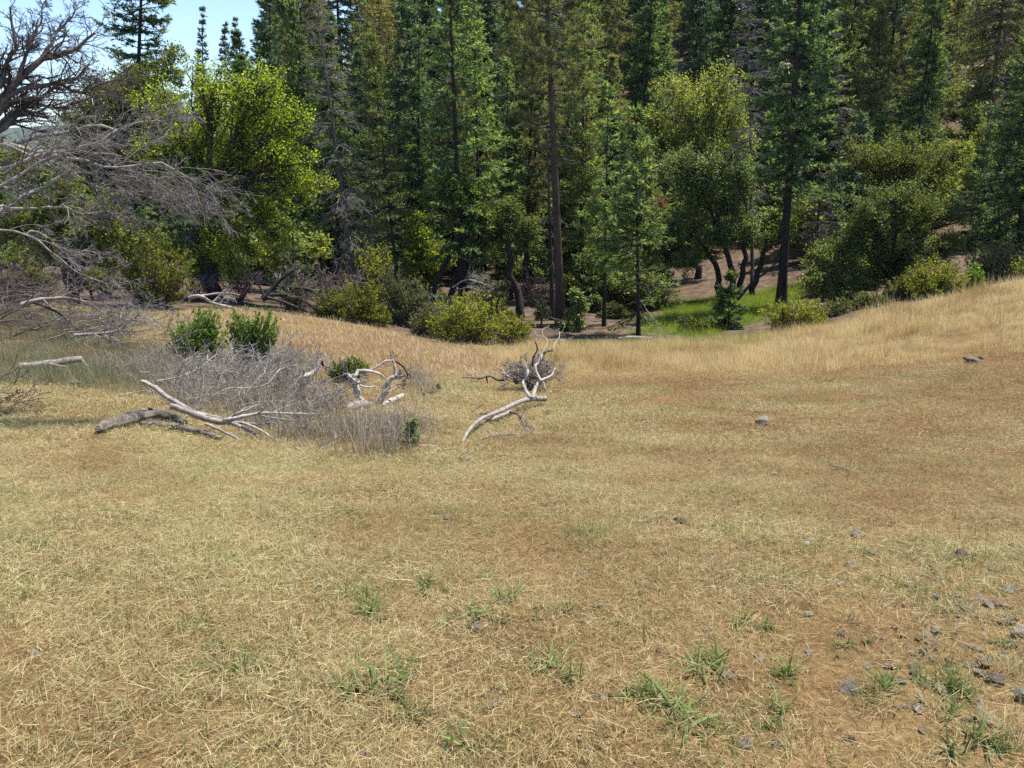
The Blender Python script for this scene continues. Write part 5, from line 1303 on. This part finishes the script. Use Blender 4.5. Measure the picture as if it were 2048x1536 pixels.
dead_thing('fallen_branch', 'spray of thin pale dead boughs hanging left of the leaning dark trunk', 'branch', [
 (px_curve([(905,575),(930,560),(955,563),(985,575)], 30.0, .1, 10), .03, .008, 'dead_white', 1.5),
 (px_curve([(910,580),(940,575),(965,582)], 30.0, .1, 8), .02, .006, 'dead_white', 1.5)], 473, 'dead_white', 'twig_pale', (8, 5, 2), .7, -.1, None, .2, tw_r=.005)
# logs at the wood's edge
dead_thing('fallen_log', 'pale log lying along the top of the dry slope at the right edge', 'log', [(px_curve([(1985,577),(2020,570),(2060,563)], 24.0, -.6, 8), .09, .10, 'dead_white', .2)], 474, 'dead_white', 'twig_pale', (3, 2, 0), .3)
e0, e1 = on_ground(1236, 682), on_ground(1305, 682)
dead_thing('fallen_log', 'grey log lying in the shade at the foot of the drooping fir', 'log', [(resample([e0 + [0, 0, .08], (e0 + e1) / 2 + [0, .05, .09], e1 + [0, 0, .08]], 8), .075, .06, 'dead_grey', 0)], 475, 'dead_grey', twigs=(0, 0, 0))
dead_thing('fallen_branch', 'dark leaning dead pole between the madrone trunks and the fir sapling', 'branch', [(px_curve([(1475,600),(1500,570),(1530,545),(1560,520)], 33, .5, 10), .06, .03, 'dead_dark', .5)], 476, 'dead_dark', 'twig_brown', (4, 3, 0), .4, tw_r=.006)
dead_thing('fallen_branch', 'dead pole propped against the drooping fir stem', 'branch', [(px_curve([(1280,600,27.2),(1300,630,26.8),(1325,665,26.2)], 27, 0, 8), .025, .012, 'dead_grey', 1)], 477, 'dead_grey', 'twig_grey', (5, 3, 0), .4, tw_r=.004)
# sticks on the mown ground
def stick(label, pts, r0, r1, mat, seed, tw=0):
    out = []
    for q in pts:
        g_ = on_ground(*q); g_[2] += r0 * 1.2 + .012; out.append(g_)
    mb = MB(); c_ = resample(out, 9); mb.tubes(c_[None], (np.linspace(r0, r1, 9) * (1 + np.random.default_rng(seed).normal(0, .1, 9)))[None], 7, True)
    o = mb.build('stick', M[mat], None, c_[4], True); o.location = c_[4]
    return tag(o, label, 'stick', 'dead sticks on the mown ground')
stick('crooked brown stick with a dark hooked end on the right of the meadow', [(1655,928),(1668,938),(1690,943),(1704,946),(1712,940)], .010, .007, 'dead_brown', 1)
stick('thin dark straight stick lying behind the single grey boulder', [(1505,826),(1540,828),(1568,829)], .010, .005, 'dead_dark', 2)
stick('pale short stick lying beside the oak sapling at the stalks', [(838,899),(855,897),(875,900)], .016, .010, 'dead_white', 3)
stick('dark forked stick half buried in the left foreground straw', [(1284,1041),(1310,1043),(1328,1040)], .008, .005, 'dead_dark', 4)
stick('small brown stick lying under the single grey boulder', [(1420,868),(1450,862),(1475,860)], .007, .004, 'dead_brown', 5)

# ------------------------------------------------------------------ stones
def rock_mesh(name, seed, mat, flat=.6, sub=3):
    import bmesh
    rng = np.random.default_rng(seed)
    bm = bmesh.new(); bmesh.ops.create_icosphere(bm, subdivisions=sub, radius=1.0)
    co = np.array([v.co for v in bm.verts])
    for _ in range(11):
        n_ = nrm(rng.normal(size=3)); d = rng.uniform(.48, .85)
        h = co @ n_
        co = np.where((h > d)[:, None], co - n_[None] * ((h - d) * .92)[:, None], co)
    co *= np.array([1, rng.uniform(.6, .9), flat * rng.uniform(.8, 1.15)])
    co += .05 * np.stack([vnoise(co[:, 0] * 4 + co[:, 2] * 3, co[:, 1] * 4 - co[:, 2] * 2, seed + k_) for k_ in range(3)], -1)
    for v, c_ in zip(bm.verts, co): v.co = c_
    me = bpy.data.meshes.new(name); bm.to_mesh(me); bm.free(); me.materials.append(mat)
    return me
def stone_mat(name, a, b2, c2, lichen=None):
    m, nt, b, link = new_mat(name)
    tc = nt.nodes.new('ShaderNodeTexCoord')
    n = noise(nt, link, 2.2, 6, .65, tc.outputs['Object']); r = ramp(nt, [(.3, a), (.52, b2), (.72, c2)]); link(n.outputs[0], r.inputs[0]); col = r.outputs[0]
    n2 = noise(nt, link, 11, 5, .7, tc.outputs['Object'])
    if lichen:
        rl_ = ramp(nt, [(.56, (0, 0, 0)), (.63, (1, 1, 1))]); link(n2.outputs[0], rl_.inputs[0]); col = mixc(nt, link, rl_.outputs[0], col, lichen)
    link(col, b.inputs['Base Color']); b.inputs['Roughness'].default_value = .9; b.inputs['Specular IOR Level'].default_value = .2
    bp = nt.nodes.new('ShaderNodeBump'); bp.inputs['Strength'].default_value = .7; bp.inputs['Distance'].default_value = .06
    link(n2.outputs[0], bp.inputs['Height']); link(bp.outputs[0], b.inputs['Normal'])
    return m
SM = {'grey': stone_mat('grey_stone', (.17, .145, .11), (.30, .265, .21), (.43, .39, .32), (.44, .43, .31)), 'tan': stone_mat('tan_stone', (.20, .14, .085), (.34, .25, .16), (.48, .38, .26)),
      'dark': stone_mat('dark_stone', (.10, .080, .060), (.19, .16, .125), (.30, .265, .215)), 'white': stone_mat('quartz_stone', (.45, .42, .37), (.66, .63, .58), (.80, .78, .74))}
RM = {k_: [rock_mesh(k_ + '_rock', 500 + 10 * i_ + q_, SM[k_]) for q_ in range(5)] for i_, k_ in enumerate(SM)}
srng = np.random.default_rng(55)
def rock(label, px, py, wpx, kind, group=None, name='stone', sink=.35, flat=1.0, rz=None):
    sink *= .25; wpx *= 1.15
    g_ = on_ground(px, py); r = wpx * .5 * np.hypot(g_[1], g_[2] - CAMZ) / FPX
    me = RM[kind][srng.integers(0, 5)]
    o = bpy.data.objects.new(name, me); COL.objects.link(o)
    zh = .5 * flat
    o.location = g_ + np.array([0, 0, r * zh * (1 - sink * 1.2)])
    o.rotation_euler = (srng.normal(0, .15), srng.normal(0, .15), srng.uniform(0, 6.28) if rz is None else rz)
    o.scale = (r * 1.08, r * 1.08 * srng.uniform(.85, 1.1), r * flat)
    return tag(o, label, 'stone' if name == 'stone' else 'rock', group)
rock('single grey lichen-spotted boulder standing alone on the mown meadow', 1524, 852, 34, 'grey', name='boulder', flat=1.1, sink=.1)
rock('low flat grey outcrop at the edge of the tall grass at right', 1945, 724, 36, 'dark', name='boulder', flat=.5, sink=.1)
rock('smaller grey rock touching the low outcrop at right', 1962, 719, 14, 'dark', name='boulder', flat=.8, sink=.1)
for lab, px, py, w, kd, fl in [
 ('small bright white stone near the crooked stick', 1549, 950, 11, 'white', 1.2), ('white stone in a green tuft right of the middle', 1613, 1089, 12, 'white', 1.0),
 ('grey flat stone left of the white stone in the green tuft', 1361, 1043, 28, 'dark', .8), ('pale grey-green flat stone on the right meadow', 1716, 1073, 26, 'grey', .9),
 ('brown blocky stone with a dark front face at right', 1920, 1115, 28, 'dark', 1.0), ('dark stone with a lit top beside a tuft at right', 1742, 1110, 22, 'dark', .7),
 ('long grey flat stone in front of the oak sapling', 932, 921, 30, 'grey', .6), ('pale tan stone lying in the straw right of the oak sapling', 945, 945, 20, 'tan', .5),
 ('rough pale stone in the straw near the middle', 1122, 941, 18, 'tan', .9), ('half-buried grey stone beside the green tuft in the centre foreground', 952, 1262, 34, 'dark', .9),
 ('dark jagged stone in the rocky patch at the right edge', 1932, 1224, 34, 'dark', .9), ('pale grey block at the right edge of the rocky patch', 2036, 1272, 36, 'grey', 1.0),
 ('brown wedge stone below the dark jagged stone', 2012, 1248, 40, 'dark', .7), ('tan slab at the top right of the rocky patch', 2003, 1214, 30, 'tan', .6),
 ('dark upright broken stone near the lower right corner', 1992, 1365, 30, 'dark', 1.2), ('grey slab cut by the right edge near the lower corner', 2044, 1395, 34, 'grey', .9),
 ('flat orange-tan stone near the lower right corner', 1975, 1442, 46, 'tan', .6), ('brown flat stone half sunk left of the lower right tufts', 1700, 1382, 44, 'dark', .5),
 ('tan round stone in the middle of the rocky patch', 1874, 1264, 20, 'tan', .8), ('pinkish stone left of the rocky patch', 1878, 1262, 14, 'tan', .9),
 ('grey flat stone sunk in straw left of the rocky patch', 1672, 1168, 24, 'grey', .5), ('tan stone beside the dry stalks right of the middle', 1815, 1183, 18, 'tan', .7),
 ('tan stone at the foot of a tuft right of the middle', 1813, 1153, 20, 'tan', .6), ('grey pebbly stone on the right, below the blocky brown stone', 1876, 1161, 18, 'grey', .8),
 ('dark small stone with a hole-like shadow below the middle right', 1683, 1270, 16, 'dark', .9), ('flat slate-grey stone in the lower right straw', 1826, 1307, 26, 'dark', .5),
 ('tan block in the lower half of the rocky patch', 1950, 1302, 26, 'tan', .9), ('brown stone right of the tan block in the rocky patch', 1968, 1330, 24, 'tan', .8),
 ('pale stone in dry grass at the left foot of the brush', 152, 770, 22, 'grey', .8), ('white stone on the ground beside the fallen branch end', 1101, 788, 11, 'white', 1.3),
 ('pale stone at the shaded edge of the wood', 1405, 689, 14, 'white', .8), ('pale grey stone at left behind the short grey log', 56, 718, 18, 'white', .8),
 ('dark stump-like stone right of the fallen branch', 1096, 829, 14, 'dark', 1.1), ('brown stone on the bare ground at upper right', 1905, 868, 14, 'dark', .8),
 ('dark pyramid stone on the right meadow', 1731, 894, 12, 'dark', 1.1), ('pale low stone cut by the right edge of the meadow', 2030, 895, 44, 'tan', .3)]:
    rock(lab, px, py, w, kd, None, 'stone', .35, fl)
for k_ in range(190):
    px = srng.uniform(1080, 2060) if k_ > 30 else srng.uniform(60, 1100)
    py = 870 + 640 * srng.random() ** 1.1
    if k_ > 110: px = srng.normal(1930, 90); py = srng.normal(1270, 90)
    kd = ['tan', 'dark', 'grey', 'tan'][srng.integers(0, 4)]
    rock('little %s stone lying loose on the mown ground' % {'tan': 'tan', 'dark': 'dark', 'grey': 'grey'}[kd], px, py, srng.uniform(8, 20) * np.interp(py, [850, 1500], [.7, 1.35]), kd, 'little %s stones on the mown ground' % kd, 'stone', .4, srng.uniform(.5, .95))

# ------------------------------------------------------------------ green weeds standing in the mown grass
def weed_mesh(seed, n, L, W, el):
    rng = np.random.default_rng(seed); mb = MB()
    p = np.stack([rng.normal(0, .022, n), rng.normal(0, .022, n), np.zeros(n)], -1)
    ribbons(mb, p, rng.uniform(0, 6.28, n), np.radians(rng.uniform(*el, n)), rng.uniform(*L, n), rng.uniform(*W, n), rng.uniform(.2, 1.5, n), rng, 5)
    return mb.mesh('weed_leaves', G['green'])
WEED = [weed_mesh(600 + q_, 16 + 4 * (q_ % 3), (.07, .17), (.007, .016), (30, 85)) for q_ in range(4)] + [weed_mesh(610 + q_, 34, (.06, .16), (.003, .007), (45, 88)) for q_ in range(3)]
spots = [(700,1025,1,1.1),(250,1022,0,.9),(305,970,0,.8),(890,905,5,1),(430,1022,4,1.6),(635,1025,0,1),(585,1100,2,.9),(630,1075,1,.7),(205,1138,0,.9),(455,1120,2,1.1),(300,1050,5,1.3),(30,1085,4,1.6),(80,1095,4,1.4),(120,1050,1,.8),
 (975,1070,0,.9),(855,1165,1,.8),(985,1155,0,.8),(1015,1200,2,1),(965,1235,0,1.4),(1130,1225,2,1.1),(890,1250,1,1),(740,1225,4,1.8),(700,1195,4,1.5),(850,1190,3,.9),(1105,1330,0,1.3),(1145,1360,1,1.5),(1330,1405,4,1.8),(1360,1430,4,1.9),(1300,1390,2,1.2),
 (1175,1070,4,1.4),(1200,1078,4,1.3),(1280,1195,1,.9),(935,1505,0,1.2),(775,1375,2,1.5),(800,1400,1,1.2),(700,1380,4,1.6),(440,1300,4,1.5),(475,1345,1,1),(830,1440,5,1.1),
 (1400,1345,0,1.2),(1435,1340,1,1.3),(1575,1350,2,1.1),(1555,1420,4,1.3),(1690,1290,0,.8),(1735,1400,1,1.1),(1770,1380,2,1),(1895,1365,4,1.3),(1920,1385,5,1.2),(1995,1290,1,1.1),(1860,1235,5,.7),(1950,1165,4,.8),(2000,1190,0,.7),
 (1880,1088,4,.7),(1910,1004,5,.7),(1745,1160,4,.9),(1715,1140,5,.8),(1610,1105,4,.9),(1495,1170,2,.8),(1565,1150,1,.9),(1855,925,4,.8),(1905,1505,1,1.2),(1975,1490,2,1.3),(1900,1430,1,1.3),(1480,1245,2,1.2),(1530,1260,1,1),(1640,1080,1,.6),
 (1455,1062,4,.8),(1290,1010,1,.5),(610,985,2,.8),(520,975,0,.7),(395,960,5,1),(350,1010,4,.9),(1530,935,4,.9),(1560,940,5,.8),(1690,985,4,.9),(660,945,5,1.1),(560,905,4,1.3),(640,905,4,1.4),(880,935,4,1),(1150,905,4,.9)]
for px, py, k_, sc in list(spots):
    for _ in range(int(srng.integers(0, 4))):
        spots.append((px + srng.normal(0, 34) * sc, py + srng.normal(0, 16) * sc, int(srng.integers(0, 7)), sc * srng.uniform(.4, .8)))
for px, py, k_, sc in spots:
    g_ = on_ground(px, py)
    o = bpy.data.objects.new('weed', WEED[k_]); COL.objects.link(o)
    o.location = g_; o.rotation_euler = (srng.normal(0, .1), srng.normal(0, .1), srng.uniform(0, 6.28)); s2 = sc * srng.uniform(.8, 1.2) * .56; o.scale = (s2 * 1.15, s2 * 1.15, s2 * srng.uniform(.55, 1.0))
    if k_ < 4: tag(o, 'broad-leaved green weed growing in the mown straw', 'weed', 'broad-leaved weeds in the mown straw')
    else: tag(o, 'tuft of narrow green grass blades in the mown straw', 'grass tuft', 'narrow green tufts in the mown straw')

# ------------------------------------------------------------------ far blue hills beyond the drop at left
hm, nt, b, link = new_mat('wooded_mountain')
n = noise(nt, link, .004, 6, .65, nt.nodes.new('ShaderNodeNewGeometry').outputs['Position']); r = ramp(nt, [(.35, (.04, .06, .04)), (.65, (.10, .11, .07))]); link(n.outputs[0], r.inputs[0]); link(r.outputs[0], b.inputs['Base Color']); b.inputs['Roughness'].default_value = 1; b.inputs['Specular IOR Level'].default_value = 0
def ridge(name, y, x0, x1, h, seed, depth):
    xs = np.linspace(x0, x1, 120); ts = np.linspace(-1, 1, 24)
    X, T_ = np.meshgrid(xs, ts)
    prof = h * (.72 + .9 * vnoise(xs / 900, xs * 0 + seed, 1) + .35 * vnoise(xs / 260, xs * 0 + seed, 2))
    Zm = -160 + (prof[None] + 160) * (1 - np.abs(T_) ** 1.2) + 22 * vnoise(X / 160, T_ * 5, 4) * (1 - np.abs(T_))
    mb = MB(); nx_, ny_ = len(xs), len(ts); i, j = np.meshgrid(np.arange(nx_ - 1), np.arange(ny_ - 1)); k = j * nx_ + i
    mb.add(np.stack([X, y + T_ * depth, Zm], -1), quads=np.stack([k, k + 1, k + nx_ + 1, k + nx_], -1))
    return tag(mb.build(name, hm, None, smooth=True), kind='structure')
ridge('mountain', 2300, -3400, 600, 95, 3, 500)
ridge('mountain', 3200, -4000, 900, 150, 8, 600)

# ------------------------------------------------------------------ the air
az_m = bpy.data.materials.new('thin_haze'); az_m.use_nodes = True
nt = az_m.node_tree; nt.nodes.remove(nt.nodes['Principled BSDF'])
pv = nt.nodes.new('ShaderNodeVolumePrincipled'); pv.inputs['Color'].default_value = (.72, .86, 1.0, 1); pv.inputs['Density'].default_value = .00009; pv.inputs['Anisotropy'].default_value = .1
nt.links.new(pv.outputs[0], nt.nodes['Material Output'].inputs['Volume'])
mb = MB()
x0, x1, y0, y1, z0, z1 = -4300, 4300, -700, 5300, -230, 235
mb.add([(x0,y0,z0),(x1,y0,z0),(x1,y1,z0),(x0,y1,z0),(x0,y0,z1),(x1,y0,z1),(x1,y1,z1),(x0,y1,z1)], quads=[(0,3,2,1),(4,5,6,7),(0,1,5,4),(1,2,6,5),(2,3,7,6),(3,0,4,7)])
tag(mb.build('haze', az_m), None, None, None, 'stuff')
